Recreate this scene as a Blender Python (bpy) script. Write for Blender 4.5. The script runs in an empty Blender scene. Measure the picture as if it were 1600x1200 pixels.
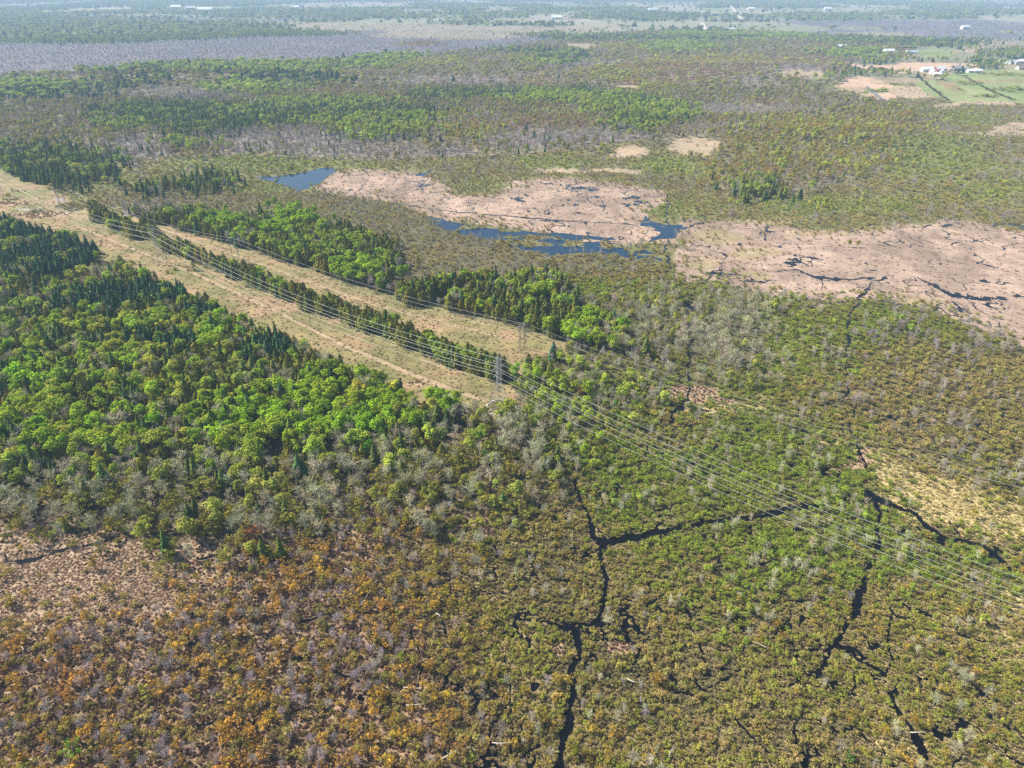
import bpy, math, random
import numpy as np
R = math.radians
scene = bpy.context.scene
# ------------------------------------------------------------------ camera
H = 160.0
F = 1067.0
PITCH = R(30.56)
cd = bpy.data.cameras.new('camera'); cam = bpy.data.objects.new('camera', cd)
scene.collection.objects.link(cam); scene.camera = cam
cam.location = (0, 0, H); cam.rotation_euler = (R(90) - PITCH, 0, 0)
cd.sensor_width = 36; cd.lens = 36 * F / 1600; cd.clip_start = 1; cd.clip_end = 60000
# ------------------------------------------------------------------ light
SUN_EL = R(43)
SUN_DIR = np.array([-0.93, 0.36])            # horizontal direction towards the sun
SUN_DIR = SUN_DIR / np.linalg.norm(SUN_DIR)
w = bpy.data.worlds.new('World'); scene.world = w; w.use_nodes = True
nt = w.node_tree
bg = nt.nodes['Background']
sky = nt.nodes.new('ShaderNodeTexSky'); sky.sky_type = 'NISHITA'; sky.sun_disc = False
sky.sun_elevation = SUN_EL
sky.sun_rotation = math.atan2(SUN_DIR[0], SUN_DIR[1])
sky.air_density = 1.0; sky.dust_density = 1.0
nt.links.new(sky.outputs[0], bg.inputs[0]); bg.inputs[1].default_value = 0.085
sd = bpy.data.lights.new('sun', 'SUN'); sd.energy = 5.0; sd.angle = R(0.5); sd.color = (1.0, 0.93, 0.81)
so = bpy.data.objects.new('sun', sd); scene.collection.objects.link(so)
from mathutils import Vector
sv = Vector((SUN_DIR[0]*math.cos(SUN_EL), SUN_DIR[1]*math.cos(SUN_EL), math.sin(SUN_EL)))
so.rotation_euler = sv.to_track_quat('Z', 'Y').to_euler(); so.location = (0, 0, 300)
scene.view_settings.view_transform = 'Standard'; scene.view_settings.look = 'None'
scene.view_settings.exposure = 0.9; scene.view_settings.gamma = 1.0
scene.cycles.max_bounces = 4; scene.cycles.diffuse_bounces = 2; scene.cycles.glossy_bounces = 2
scene.cycles.transmission_bounces = 3; scene.cycles.volume_bounces = 0; scene.cycles.use_denoising = False; scene.cycles.transparent_max_bounces = 4

# ------------------------------------------------------------------ projection between the photo plane and the ground
SP, CP = math.sin(PITCH), math.cos(PITCH)
def unproj(px, py, z=0.0):
    px = np.asarray(px, float); py = np.asarray(py, float)
    a = px - 800; b = 600 - py
    dx = a; dy = F*CP + b*SP; dz = -F*SP + b*CP
    t = (z - H) / np.minimum(dz, -1e-3)
    return dx*t, dy*t
def proj(x, y, z=0.0):
    zz = z - H
    d = y*CP - zz*SP
    d = np.maximum(d, 1.0)
    return 800 + F*x/d, 600 - F*(y*SP + zz*CP)/d
def G(px, py):
    x, y = unproj(px, py); return float(x), float(y)

# ------------------------------------------------------------------ numpy noise
def _h(ix, iy, s):
    n = (ix*374761393 + iy*668265263 + s*1274126177) & 0xffffffff
    n = ((n ^ (n >> 13)) * 1274126177) & 0xffffffff
    n = n ^ (n >> 16)
    return (n & 0xffff) / 65535.0
def vnoise(x, y, s=0):
    x0 = np.floor(x).astype(np.int64); y0 = np.floor(y).astype(np.int64)
    fx = x - x0; fy = y - y0
    fx = fx*fx*(3-2*fx); fy = fy*fy*(3-2*fy)
    a = _h(x0, y0, s); b = _h(x0+1, y0, s); c = _h(x0, y0+1, s); d = _h(x0+1, y0+1, s)
    return (a*(1-fx)+b*fx)*(1-fy) + (c*(1-fx)+d*fx)*fy
def fbm(x, y, s=0, o=3):
    t = 0; a = .5; n = 0
    for i in range(o):
        t = t + a*vnoise(x*2**i + 17.3*i, y*2**i - 9.1*i, s+i); n += a; a *= .55
    return t/n

def msn(x, y, sx, sy, s=0, o=3):
    # noise whose grain grows with distance in octave steps that are blended, so that it never streaks
    k = np.log2(np.maximum(sx, .1)); k0 = np.floor(k); t = k - k0; t = t*t*(3-2*t); asp = float(np.median(np.atleast_1d(sy/sx)))
    out = np.zeros(np.shape(x))
    for q in np.unique(k0):
        for kk, wt in ((q, 1-t), (q+1, t)):
            i = k0 == q; S = 2.0**kk
            out[i] += (wt[i] if np.ndim(wt) else wt)*fbm(x[i]/S, y[i]/(S*asp), s, o)
    return out
# ------------------------------------------------------------------ zones, drawn on the ground (photo coordinates of the ground points)
# kinds: con spruce, ced cedar, grn leafy tree, bar bare tree, map budding maple, wil willow shrub
DK = (.06,.13,.045); DK2 = (.05,.105,.055); CE = (.22,.195,.030); CE2 = (.15,.17,.03)
G1 = (.32,.42,.03); G2 = (.25,.35,.04); G3 = (.37,.41,.08); YG = (.44,.45,.05)
GR = (.38,.34,.25); GR2 = (.41,.40,.24); PU = (.34,.29,.29); OL = (.36,.32,.055); OL2 = (.27,.28,.045)
OR = (.54,.29,.065); OR2 = (.55,.38,.055); RD = (.45,.20,.10); BR = (.38,.27,.13)
WI = (.42,.39,.085); WI2 = (.34,.36,.055); WG = (.29,.39,.045); WB = (.46,.36,.14)
Z = {}
def zone(name, c1, c2, spacing, mix): Z[name] = (len(Z), c1, c2, spacing, mix)
zone('farmix', (.16,.17,.10), (.24,.23,.13), 9, [('grn',.45,9,12,G2,OL),('con',.2,10,14,DK,DK2),('bar',.2,8,11,GR,PU)])
zone('purple', (.125,.115,.145), (.18,.155,.165), 8, [('bar',.75,4,6,(.25,.22,.26),PU),('wil',.2,2,3,OL,WI)])
zone('pinkplain', (.30,.24,.18), (.22,.19,.13), 9, [('bar',.15,3,5,PU,GR),('wil',.2,2,3,OL,WI)])
zone('greenplain', (.11,.14,.06), (.14,.15,.08), 8, [('grn',.5,8,11,G2,OL),('con',.25,9,12,DK,DK2),('bar',.15,7,9,GR,PU)])
zone('fwood', (.20,.18,.10), (.24,.20,.13), 6, [('grn',.20,7,10,OL2,OL),('con',.05,7,10,DK,CE2),('bar',.42,6,9,GR,PU),('map',.33,6,9,BR,OL)])
zone('fcon', (.09,.10,.045), (.11,.12,.05), 5, [('con',.55,8,12,DK,CE2),('ced',.2,7,10,CE,CE2),('grn',.12,8,11,G2,G3),('bar',.06,8,10,GR,PU)])
zone('fgrn', (.11,.14,.05), (.14,.15,.07), 6, [('grn',.7,8,12,G1,G3),('con',.13,9,13,DK,DK2),('bar',.12,7,10,GR,GR2),('ced',.05,7,9,CE,CE2)])
zone('fylw', (0.160,0.152,0.056), (0.192,0.176,0.070), 5.5, [('map',.55,6,8,(.45,.38,.05),(.46,.33,.06)),('grn',.25,6,9,YG,G3),('bar',.2,6,8,GR,PU)])
zone('fred', (.22,.16,.10), (.26,.19,.12), 5.5, [('map',.6,6,8,(.42,.27,.12),(.38,.31,.10)),('bar',.25,6,8,PU,GR),('grn',.13,6,9,G3,OL)])
zone('fpur', (.19,.165,.155), (.23,.19,.17), 5, [('bar',.75,6,9,PU,GR),('wil',.20,2,3,OL,WI),('con',.02,7,9,DK,DK2)])
zone('folv', (0.180,0.161,0.073), (0.143,0.143,0.053), 3.3, [('wil',.75,1.3,2.6,WI,WB),('map',.08,3,5,OL,BR),('bar',.1,4,7,GR,PU)])
zone('folg', (0.150,0.165,0.050), (0.173,0.176,0.059), 3.3, [('wil',.82,1.3,2.6,WI,WG),('grn',.06,4,6,G3,YG),('bar',.06,4,6,GR,GR2)])
zone('marsh', (.39,.285,.215), (.25,.18,.135), 16, [('wil',.07,.8,1.5,OL,WB)])
zone('olivemarsh', (.34,.26,.16), (.25,.205,.11), 4.2, [('wil',.8,.9,1.8,OL,WB)])
zone('tan', (.40,.30,.20), (.27,.22,.14), 9, [('wil',.5,1.2,2,OL,WB)])
zone('field', (.16,.22,.07), (.27,.28,.12), 40, [('wil',.05,1.5,2.5,OL2,OL)])
zone('corridor', (.28,.215,.105), (.17,.165,.06), 16, [('wil',.09,.4,1.0,OL,WB)])
zone('soil', (.52,.35,.24), (.44,.30,.20), 40, [('wil',.1,1,2,OL,WB)])
zone('gravel', (.26,.23,.22), (.30,.26,.22), 9, [('wil',.3,.6,1.2,GR,WB)])
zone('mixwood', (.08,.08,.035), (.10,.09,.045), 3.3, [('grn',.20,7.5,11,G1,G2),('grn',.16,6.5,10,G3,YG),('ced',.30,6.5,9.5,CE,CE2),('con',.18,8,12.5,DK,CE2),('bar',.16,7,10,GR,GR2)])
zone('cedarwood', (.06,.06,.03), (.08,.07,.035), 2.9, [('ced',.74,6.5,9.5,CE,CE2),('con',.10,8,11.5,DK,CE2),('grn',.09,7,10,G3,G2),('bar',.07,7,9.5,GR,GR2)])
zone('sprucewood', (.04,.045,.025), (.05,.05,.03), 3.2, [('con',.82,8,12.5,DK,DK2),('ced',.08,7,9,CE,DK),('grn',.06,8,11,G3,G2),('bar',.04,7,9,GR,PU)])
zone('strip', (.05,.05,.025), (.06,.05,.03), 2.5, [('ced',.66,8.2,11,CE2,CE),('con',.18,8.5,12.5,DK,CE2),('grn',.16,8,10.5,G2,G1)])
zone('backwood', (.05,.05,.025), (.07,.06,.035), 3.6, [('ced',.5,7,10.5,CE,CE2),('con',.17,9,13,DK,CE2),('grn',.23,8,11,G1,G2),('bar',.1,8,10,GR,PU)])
zone('greyshrub', (0.132,0.114,0.062), (0.108,0.102,0.047), 3.4, [('wil',.7,1.4,2.4,WI,WB),('bar',.2,3,5.5,GR,PU),('map',.06,3,4.5,OL,OL2)])
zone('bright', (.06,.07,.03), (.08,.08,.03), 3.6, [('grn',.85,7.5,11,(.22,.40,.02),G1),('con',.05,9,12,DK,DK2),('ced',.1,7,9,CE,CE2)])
zone('belt', (.12,.10,.06), (.18,.14,.085), 3.0, [('bar',.30,6,10,GR,GR2),('map',.32,4,7.5,OL,OL2),('wil',.24,2,3.4,WI,OL2),('grn',.08,6,9,G3,OL2),('con',.05,6,9,DK,CE2)])
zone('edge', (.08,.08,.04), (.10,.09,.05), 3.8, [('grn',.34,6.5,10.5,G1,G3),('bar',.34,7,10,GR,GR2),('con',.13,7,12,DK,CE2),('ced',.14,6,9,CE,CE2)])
zone('orange', (.22,.155,.095), (.34,.235,.15), 2.35, [('map',.34,2.4,4.6,OR,OR2),('map',.26,2.2,4.2,BR,OL),('bar',.20,3,5.6,(.28,.22,.2),PU),('wil',.20,1.3,2.2,WI,WB)])
zone('clearing', (.36,.265,.175), (.24,.175,.115), 4.2, [('map',.16,2,4.2,OR2,OL),('wil',.26,.9,1.9,WI,WB),('bar',.10,2.5,5,GR,PU)])
zone('transit', (.19,.15,.085), (.12,.10,.055), 2.2, [('wil',.5,1.2,2.2,WI,WB),('map',.26,2.6,4.6,OR2,OL),('bar',.12,3,6,(.17,.14,.125),GR)])
zone('willow', (.06,.05,.022), (.24,.19,.095), 1.75, [('wil',.52,.9,1.9,WI,WI2),('wil',.36,.8,1.6,WB,OL),('map',.05,2.2,3.8,OL,OR2),('bar',.04,3,5.5,GR,GR2)])
zone('willowg', (.06,.06,.022), (.17,.155,.06), 1.85, [('wil',.88,1.1,2.2,WI2,WG),('bar',.05,4,6,GR,GR2),('grn',.02,3,5,G3,G2)])
zone('lush', (.09,.10,.045), (.12,.11,.05), 3.1, [('wil',.55,2.2,3.6,WG,OL2),('grn',.2,5,8,G3,G1),('bar',.14,5,8,GR,GR2),('map',.05,4,6,OL,(.3,.17,.05))])
zone('midshrub', (0.117,0.104,0.041), (0.098,0.094,0.033), 2.5, [('wil',.66,1.3,2.5,WI,WI2),('bar',.18,4,7,GR,PU),('map',.1,3,5,OL,OL2)])
zone('midgrey', (0.111,0.098,0.052), (0.119,0.106,0.049), 3.3, [('bar',.5,6,9.5,GR,GR2),('wil',.3,2,3,WI,WG),('grn',.12,5,8,G3,OL)])
zone('midgrey2', (0.130,0.107,0.050), (0.098,0.088,0.036), 2.5, [('wil',.80,1.3,2.5,WB,WI),('bar',.08,3,6,GR,PU)])
zone('straw', (.42,.33,.16), (.34,.29,.13), 5.2, [('wil',.30,.7,1.5,OL,OL2)])
zone('bare', (.40,.28,.17), (.33,.23,.15), 9, [('wil',.1,.6,1,OL,WB)])
ZN = list(Z.keys())
P = []   # painter's list: (zone, polygon or ellipse, warp)
def poly(z, pts): P.append((Z[z][0], 'p', np.array(pts, float)))
def ell(z, *es):
    for e in es: P.append((Z[z][0], 'e', e))
# far plain
poly('greenplain', [(-300,24),(300,27),(400,35),(520,44),(600,40),(760,30),(760,42),(600,54),(470,60),(300,68),(-300,74)])
poly('purple', [(-300,66),(180,68),(400,58),(600,54),(700,62),(860,58),(880,66),(760,82),(640,90),(500,102),(300,112),(180,120),(-300,130)])
poly('pinkplain', [(440,36),(560,36),(700,38),(860,42),(1000,40),(860,52),(760,62),(620,60),(460,46)])
ell('purple', (300,31,120,2.5),(470,31,70,2.5),(560,50,60,3),(1400,36,180,6),(1560,42,150,8),(1480,55,160,10),(1330,52,60,6))
ell('pinkplain', (250,17,170,1.6),(690,4.5,45,1.6),(790,6,50,1.4),(620,9,40,1.2),(1290,7,40,1.5),(1560,14,60,1.4),(900,27,55,1.4),(860,30,40,1.5),(1350,55,75,4),(1580,70,90,8),(430,10,40,1.2),(520,6,25,1))
ell('greenplain', (330,14,90,3),(600,24,120,4),(900,16,120,4),(1000,26,110,6),(760,22,60,3),(1290,26,90,6),(1450,20,90,4))
ell('tan', (1100,43,4,8),(1142,11,5,4),(1149,18,5,4),(1156,27,5,5))
# forests of the middle distance
poly('fwood', [(-300,128),(180,118),(300,110),(500,100),(640,88),(760,80),(880,64),(1000,50),(1200,50),(1300,62),(1420,70),(1420,90),(1340,96),(1290,110),(1250,130),(1300,150),(1380,160),(1450,180),(1400,200),(1440,230),(1400,260),(1250,300),(1130,310),(1110,260),(1000,225),(940,235),(800,245),(620,250),(400,248),(180,245),(-300,250)])
poly('folv', [(-300,246),(180,244),(400,246),(620,248),(800,243),(940,233),(1000,224),(1110,240),(1120,300),(1200,310),(1300,300),(1420,262),(1440,232),(1400,200),(1460,178),(1500,180),(1700,190),(1900,240),(1900,400),(1500,345),(1350,360),(1200,352),(1000,345),(700,345),(400,340),(200,330),(0,270),(-300,250)])
ell('fred', (1150,108,160,20),(1000,100,80,10),(850,168,70,8),(900,202,90,9),(1300,88,60,14),(760,205,60,8),(520,148,50,6),(1180,165,60,8),(650,70,30,3),(1040,132,90,8),(1380,190,60,10),(780,128,110,7),(640,155,80,6))
ell('fpur', (720,130,100,7),(920,108,60,9),(1110,178,80,10),(450,222,150,17),(600,196,60,8),(300,150,120,8),(1210,175,60,8),(580,240,160,8),(1240,118,40,6),(950,222,60,8),(230,225,50,14),(1270,235,60,20),(1110,215,50,8),(720,188,60,8),(830,222,80,10),(300,332,90,14),(1180,135,30,6),(210,240,50,14))
ell('fylw', (1280,212,110,32),(1190,250,70,36),(1340,245,80,22),(1120,98,90,10),(640,100,90,9),(860,88,70,8),(960,120,60,8),(680,182,70,8),(880,182,50,6),(350,190,70,5),(730,212,50,8),(1100,270,40,12),(1030,140,60,8),(1380,178,40,10),(1000,75,80,6))
ell('fgrn', (330,112,160,12),(540,104,80,7),(600,92,60,5),(850,158,65,14),(960,165,60,16),(1010,188,75,26),(210,196,80,8),(560,192,110,10),(600,214,90,9),(430,176,120,10),(1060,75,60,8),(290,230,40,4),(520,165,90,8),(60,140,100,10),(870,100,50,5),(1340,85,60,6),(1150,58,120,6),(400,140,80,8))
ell('fcon', (230,118,70,7),(300,172,110,9),(450,128,90,9),(700,152,70,9),(780,148,50,8),(910,148,22,8),(990,196,40,10),(260,188,90,9),(490,182,80,8),(880,90,40,7),(310,205,80,12),(820,82,60,4),(640,178,60,8),(230,176,100,7),(380,198,60,8),(1000,165,30,8),(200,135,60,7),(1060,62,110,4),(560,108,10,7),(80,150,90,10),(1400,66,120,5),(1100,46,70,3),(930,60,60,4),(1330,62,50,4),(840,38,60,2.5),(1030,22,80,2.4),(1150,32,60,2))
poly('fcon', [(-300,228),(0,232),(100,235),(170,248),(185,270),(120,300),(60,286),(0,266),(-300,200)])
ell('fcon', (90,258,80,16),(1180,303,45,16),(290,298,80,12),(330,288,40,9))
ell('ced' if 0 else 'fgrn', (1160,292,26,10))
ell('fylw', (1300,210,120,26))
ell('folg', (400,258,160,14),(560,258,60,8),(200,285,50,10),(860,255,60,10),(1050,262,60,16),(1480,262,90,20),(1560,300,70,20),(1300,320,120,14),(430,292,60,10),(1450,235,80,12),(1060,330,50,12),(1500,185,60,12),(1380,140,40,8))
ell('tan', (985,240,32,7),(1085,237,42,11),(870,266,40,4),(960,268,50,5),(910,74,26,5),(1332,103,18,4.5),(1440,107,70,10),(1370,112,40,7),(1175,168,30,4),(1560,212,60,8),(1400,128,60,4),(1250,122,30,4),(975,138,25,4),(1590,198,40,6),(1360,152,26,7),(1440,145,60,8),(1330,140,26,4),(1480,164,30,3.5),(1560,160,60,5),(1500,80,40,2.5),(1580,110,30,3))
ell('tan',(1462,119,32,6),(1515,118,24,4),(1388,84,16,2.5),(1424,86,16,2.5),(1315,77,16,2),(1588,104,24,5))
poly('field', [(1470,122),(1560,108),(1700,100),(1900,110),(1900,175),(1640,168),(1560,158),(1480,158),(1500,140)])
ell('soil', (1430,107,80,9),(1400,114,50,5),(1490,101,40,3),(1375,137,24,3),(1378,152,16,7),(1330,135,30,3),(1330,103,18,4),(1350,128,20,3))
ell('corridor', (1478,136,16,8),(1470,150,10,5),(1560,128,60,2.5))
ell('folg', (1520,131,20,2),(1590,140,50,3),(1540,150,30,2),(1570,118,50,1.5))
poly('field', [(1425,132),(1460,126),(1500,150),(1560,158),(1490,160),(1460,150)])
poly('field', [(1430,78),(1460,76),(1500,84),(1470,90),(1425,86)])
poly('field', [(1530,92),(1600,90),(1700,95),(1600,100),(1540,96)])
ell('field', (320,12.5,60,2.2),(1180,60,40,2.5),(900,20,30,1.2),(1400,26,50,1.8),(700,25,50,1.6),(1130,16,40,1.4))
ell('tan', (1100,43,4,8),(1142,11,5,4),(1149,18,5,4),(1156,27,5,5),(1098,36,3,4))
# pale marshes and the scrub between
poly('greyshrub', [(200,300),(400,300),(500,300),(620,320),(700,345),(800,390),(950,400),(1040,415),(1060,440),(1060,470),(900,480),(780,450),(600,440),(500,360),(250,330)])
poly('marsh', [(486,294),(530,262),(640,268),(680,280),(720,302),(800,282),(870,275),(960,285),(1040,300),(1045,318),(1010,335),(1020,355),(1060,350),(1078,362),(1050,380),(960,385),(850,365),(760,350),(700,345),(620,318),(540,305)])
poly('marsh', [(1060,340),(1100,345),(1200,352),(1290,360),(1350,358),(1420,350),(1490,342),(1600,360),(1900,400),(1900,640),(1600,540),(1560,525),(1500,500),(1450,480),(1380,465),(1340,470),(1290,480),(1200,470),(1130,442),(1060,440),(1050,400),(1070,375)])
ell('folg', (1035,330,18,9),(1070,330,30,8),(760,290,40,8))
ell('olivemarsh', (1120,372,40,9),(1175,396,40,7),(1092,412,34,8),(1180,430,26,5),(1270,365,60,4),(1420,470,50,6),(1200,345,60,5))
ell('folv', (1230,472,60,7),(930,275,60,5),(750,300,50,5))
# mid scrub to the right
poly('midshrub', [(870,430),(1040,420),(1060,440),(1130,442),(1200,472),(1290,480),(1340,470),(1380,465),(1450,480),(1500,500),(1560,525),(1600,540),(1900,640),(1900,820),(1600,780),(1480,722),(1400,712),(1340,698),(1200,660),(1130,630),(1050,600),(980,590),(900,560),(860,520)])
poly('willowg', [(1050,600),(1130,630),(1200,660),(1340,698),(1370,760),(1400,790),(1440,820),(1500,850),(1600,900),(1900,1000),(1900,1400),(600,1400),(740,1000),(700,830),(760,800),(870,740),(800,640),(900,560),(980,590)])
ell('midgrey', (1100,520,110,50),(1010,520,50,36),(1130,570,70,36),(1050,470,30,12))
ell('willowg', (1250,520,60,50),(1180,600,60,30),(1390,500,60,20),(1260,580,60,40),(980,455,90,16),(1100,450,50,10))
ell('midgrey2', (1450,640,200,60),(1540,590,120,40),(1420,560,90,26),(980,430,70,12),(1560,690,100,30))
poly('willow', [(720,830),(900,780),(1000,860),(1100,1000),(1200,960),(1400,900),(1500,900),(1620,930),(1900,1000),(1900,1400),(760,1400),(740,1000)])
ell('willowg', (1170,900,110,60),(1130,700,160,60),(1270,720,90,60),(1050,780,80,50),(1480,880,90,30),(1560,920,60,30),(1240,860,60,40),(1450,850,50,20),(1000,700,90,40))
ell('midgrey2', (1030,670,50,26),(830,760,70,40),(930,690,30,20),(1090,900,60,26),(960,1040,90,60),(1100,1060,100,60),(1240,1140,110,50),(1290,930,40,16),(860,880,60,60))
poly('straw', [(1338,700),(1360,704),(1400,716),(1440,735),(1480,745),(1530,760),(1600,790),(1700,830),(1600,826),(1560,838),(1500,828),(1440,815),(1395,785),(1365,748)])
ell('straw', (1595,960,45,26),(1540,1000,30,7),(1480,785,90,28),(1580,960,50,14),(1560,985,60,12),(1480,965,30,7),(1600,930,30,12),(1450,805,40,12),(1580,830,30,12),(1290,690,26,4),(870,668,28,10),(1130,640,60,6),(1590,1040,30,14),(1410,1165,40,12))
ell('bare', (1075,612,45,10),(875,672,18,7),(1110,622,40,5),(1000,610,26,3),(730,810,40,14),(755,830,22,10),(880,1010,14,8),(970,1015,20,8),(1350,715,10,16),(1320,728,22,4))
# left side
poly('lush', [(690,625),(735,642),(790,648),(830,628),(800,600),(820,575),(860,560),(900,560),(980,590),(1010,625),(960,660),(930,720),(870,745),(800,740),(740,690),(700,660)])
poly('belt', [(-300,720),(0,730),(200,712),(400,705),(560,690),(700,645),(760,650),(870,700),(880,760),(820,800),(700,815),(560,860),(400,870),(300,862),(150,835),(0,825),(-300,830)])
poly('orange', [(-400,950),(0,950),(200,930),(330,890),(390,855),(500,835),(600,825),(660,830),(640,900),(680,1000),(700,1300),(700,1500),(-500,1500)])
poly('transit', [(560,850),(660,830),(720,850),(760,1000),(800,1200),(820,1500),(700,1500),(690,1200),(660,1000),(600,900)])
poly('clearing', [(-300,815),(0,820),(150,835),(300,850),(390,868),(385,925),(300,955),(180,985),(0,1000),(-300,1010)])
ell('belt', (250,805,90,18),(120,812,60,10),(440,800,90,40))
ell('orange', (380,880,50,20),(500,860,80,20),(620,800,60,20))
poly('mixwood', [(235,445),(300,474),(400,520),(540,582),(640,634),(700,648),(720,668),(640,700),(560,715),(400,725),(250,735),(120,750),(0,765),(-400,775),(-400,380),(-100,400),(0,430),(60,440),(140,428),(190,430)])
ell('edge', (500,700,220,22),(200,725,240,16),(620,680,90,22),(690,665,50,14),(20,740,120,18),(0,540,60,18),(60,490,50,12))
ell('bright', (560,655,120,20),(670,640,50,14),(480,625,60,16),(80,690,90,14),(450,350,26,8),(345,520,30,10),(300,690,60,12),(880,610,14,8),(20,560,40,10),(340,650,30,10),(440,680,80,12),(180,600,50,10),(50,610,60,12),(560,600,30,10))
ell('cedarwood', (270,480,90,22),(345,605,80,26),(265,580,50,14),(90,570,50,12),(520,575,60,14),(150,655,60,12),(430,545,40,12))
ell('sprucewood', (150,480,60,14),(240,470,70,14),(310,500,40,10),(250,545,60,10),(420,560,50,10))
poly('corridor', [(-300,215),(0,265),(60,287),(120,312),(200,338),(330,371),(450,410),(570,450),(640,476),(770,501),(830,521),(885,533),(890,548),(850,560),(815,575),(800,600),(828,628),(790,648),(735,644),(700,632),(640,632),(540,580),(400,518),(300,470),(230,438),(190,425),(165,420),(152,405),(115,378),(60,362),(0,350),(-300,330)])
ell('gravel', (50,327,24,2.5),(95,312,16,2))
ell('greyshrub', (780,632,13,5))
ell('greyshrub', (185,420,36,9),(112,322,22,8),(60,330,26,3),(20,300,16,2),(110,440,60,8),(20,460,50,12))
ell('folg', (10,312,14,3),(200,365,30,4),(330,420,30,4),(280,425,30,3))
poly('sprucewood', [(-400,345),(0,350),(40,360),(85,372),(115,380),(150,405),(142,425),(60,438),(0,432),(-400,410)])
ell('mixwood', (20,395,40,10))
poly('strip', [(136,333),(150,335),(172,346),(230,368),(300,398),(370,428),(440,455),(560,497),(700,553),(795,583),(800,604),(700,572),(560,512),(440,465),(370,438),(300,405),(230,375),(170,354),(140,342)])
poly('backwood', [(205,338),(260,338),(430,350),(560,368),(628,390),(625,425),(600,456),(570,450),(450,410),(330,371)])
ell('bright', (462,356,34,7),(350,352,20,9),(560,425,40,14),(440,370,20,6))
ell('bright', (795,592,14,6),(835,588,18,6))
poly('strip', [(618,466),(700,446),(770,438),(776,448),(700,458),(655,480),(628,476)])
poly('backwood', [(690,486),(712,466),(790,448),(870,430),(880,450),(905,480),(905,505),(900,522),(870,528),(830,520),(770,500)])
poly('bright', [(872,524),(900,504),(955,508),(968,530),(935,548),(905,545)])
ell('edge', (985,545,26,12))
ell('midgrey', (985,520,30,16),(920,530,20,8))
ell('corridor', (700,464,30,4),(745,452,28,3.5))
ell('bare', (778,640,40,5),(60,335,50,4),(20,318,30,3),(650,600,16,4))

def zones_at(x, y, warp=True):
    d = np.hypot(x, y)
    if warp:
        sc = np.maximum(9.0, d*0.03)
        a = np.minimum(7.0, 2.0 + d*0.009) + np.maximum(0, d-700)*0.012
        wx = x + (msn(x, y, sc, sc, 3, 3) - .5)*2*a
        wy = y + (msn(x+5000, y, sc, sc, 7, 3) - .5)*2*a*1.3
    else: wx, wy = x, y
    if warp:
        s2 = np.maximum(2.2, d*.009); a2 = np.maximum(1.2, d*.006)
        wx = wx + (msn(x, y, s2, s2, 13, 2)-.5)*2*a2; wy = wy + (msn(x+900, y, s2, s2, 15, 2)-.5)*3*a2
    px, py = proj(wx, wy)
    py = np.where(y < 5, 1400, py)
    n = msn(x, y, np.maximum(14, d*.035), np.maximum(14, d*.035)*1.7, 11, 3) - .5
    z = np.full(x.shape, Z['willow'][0], np.int32)
    z[py < 600] = Z['folv'][0]; z[py < 130] = Z['farmix'][0]
    z[(py >= 600) & (px < 600)] = Z['orange'][0]
    for zid, t, s in P:
        if t == 'e':
            cx, cy, rx, ry = s
            m = ((px-cx)/rx)**2 + ((py-cy)/ry)**2 + 2.4*n < 1
        else:
            m = (px > s[:,0].min()) & (px < s[:,0].max()) & (py > s[:,1].min()) & (py < s[:,1].max())
            i = np.nonzero(m)[0]
            if len(i) == 0: continue
            qx, qy = px[i], py[i]; ins = np.zeros(len(i), bool)
            for k in range(len(s)):
                x1, y1 = s[k]; x2, y2 = s[(k+1) % len(s)]
                if y1 == y2: continue
                c = ((y1 > qy) != (y2 > qy)) & (qx < (x2-x1)*(qy-y1)/(y2-y1) + x1)
                ins ^= c
            m = np.zeros(len(px), bool); m[i[ins]] = True
        z[m] = zid
    return z

HILLS = [(1010,200,200,60,9),(1290,225,230,50,13),(330,125,350,60,12),(860,170,150,60,7),(1150,115,400,120,12),(600,215,250,40,4)]
HW = [(G(a,b), c, e, h) for a,b,c,e,h in HILLS]
def hgt(x, y):
    z = np.zeros_like(x)
    for (cx, cy), rx, ry, h in HW:
        z = z + h*np.exp(-((x-cx)/rx)**2 - ((y-cy)/ry)**2)
    d = np.hypot(x, y)
    z = z + np.clip((d-2500)/6000, 0, 1)*26*(fbm(x/1500, y/900, 31, 3)-.45)
    return z

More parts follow.
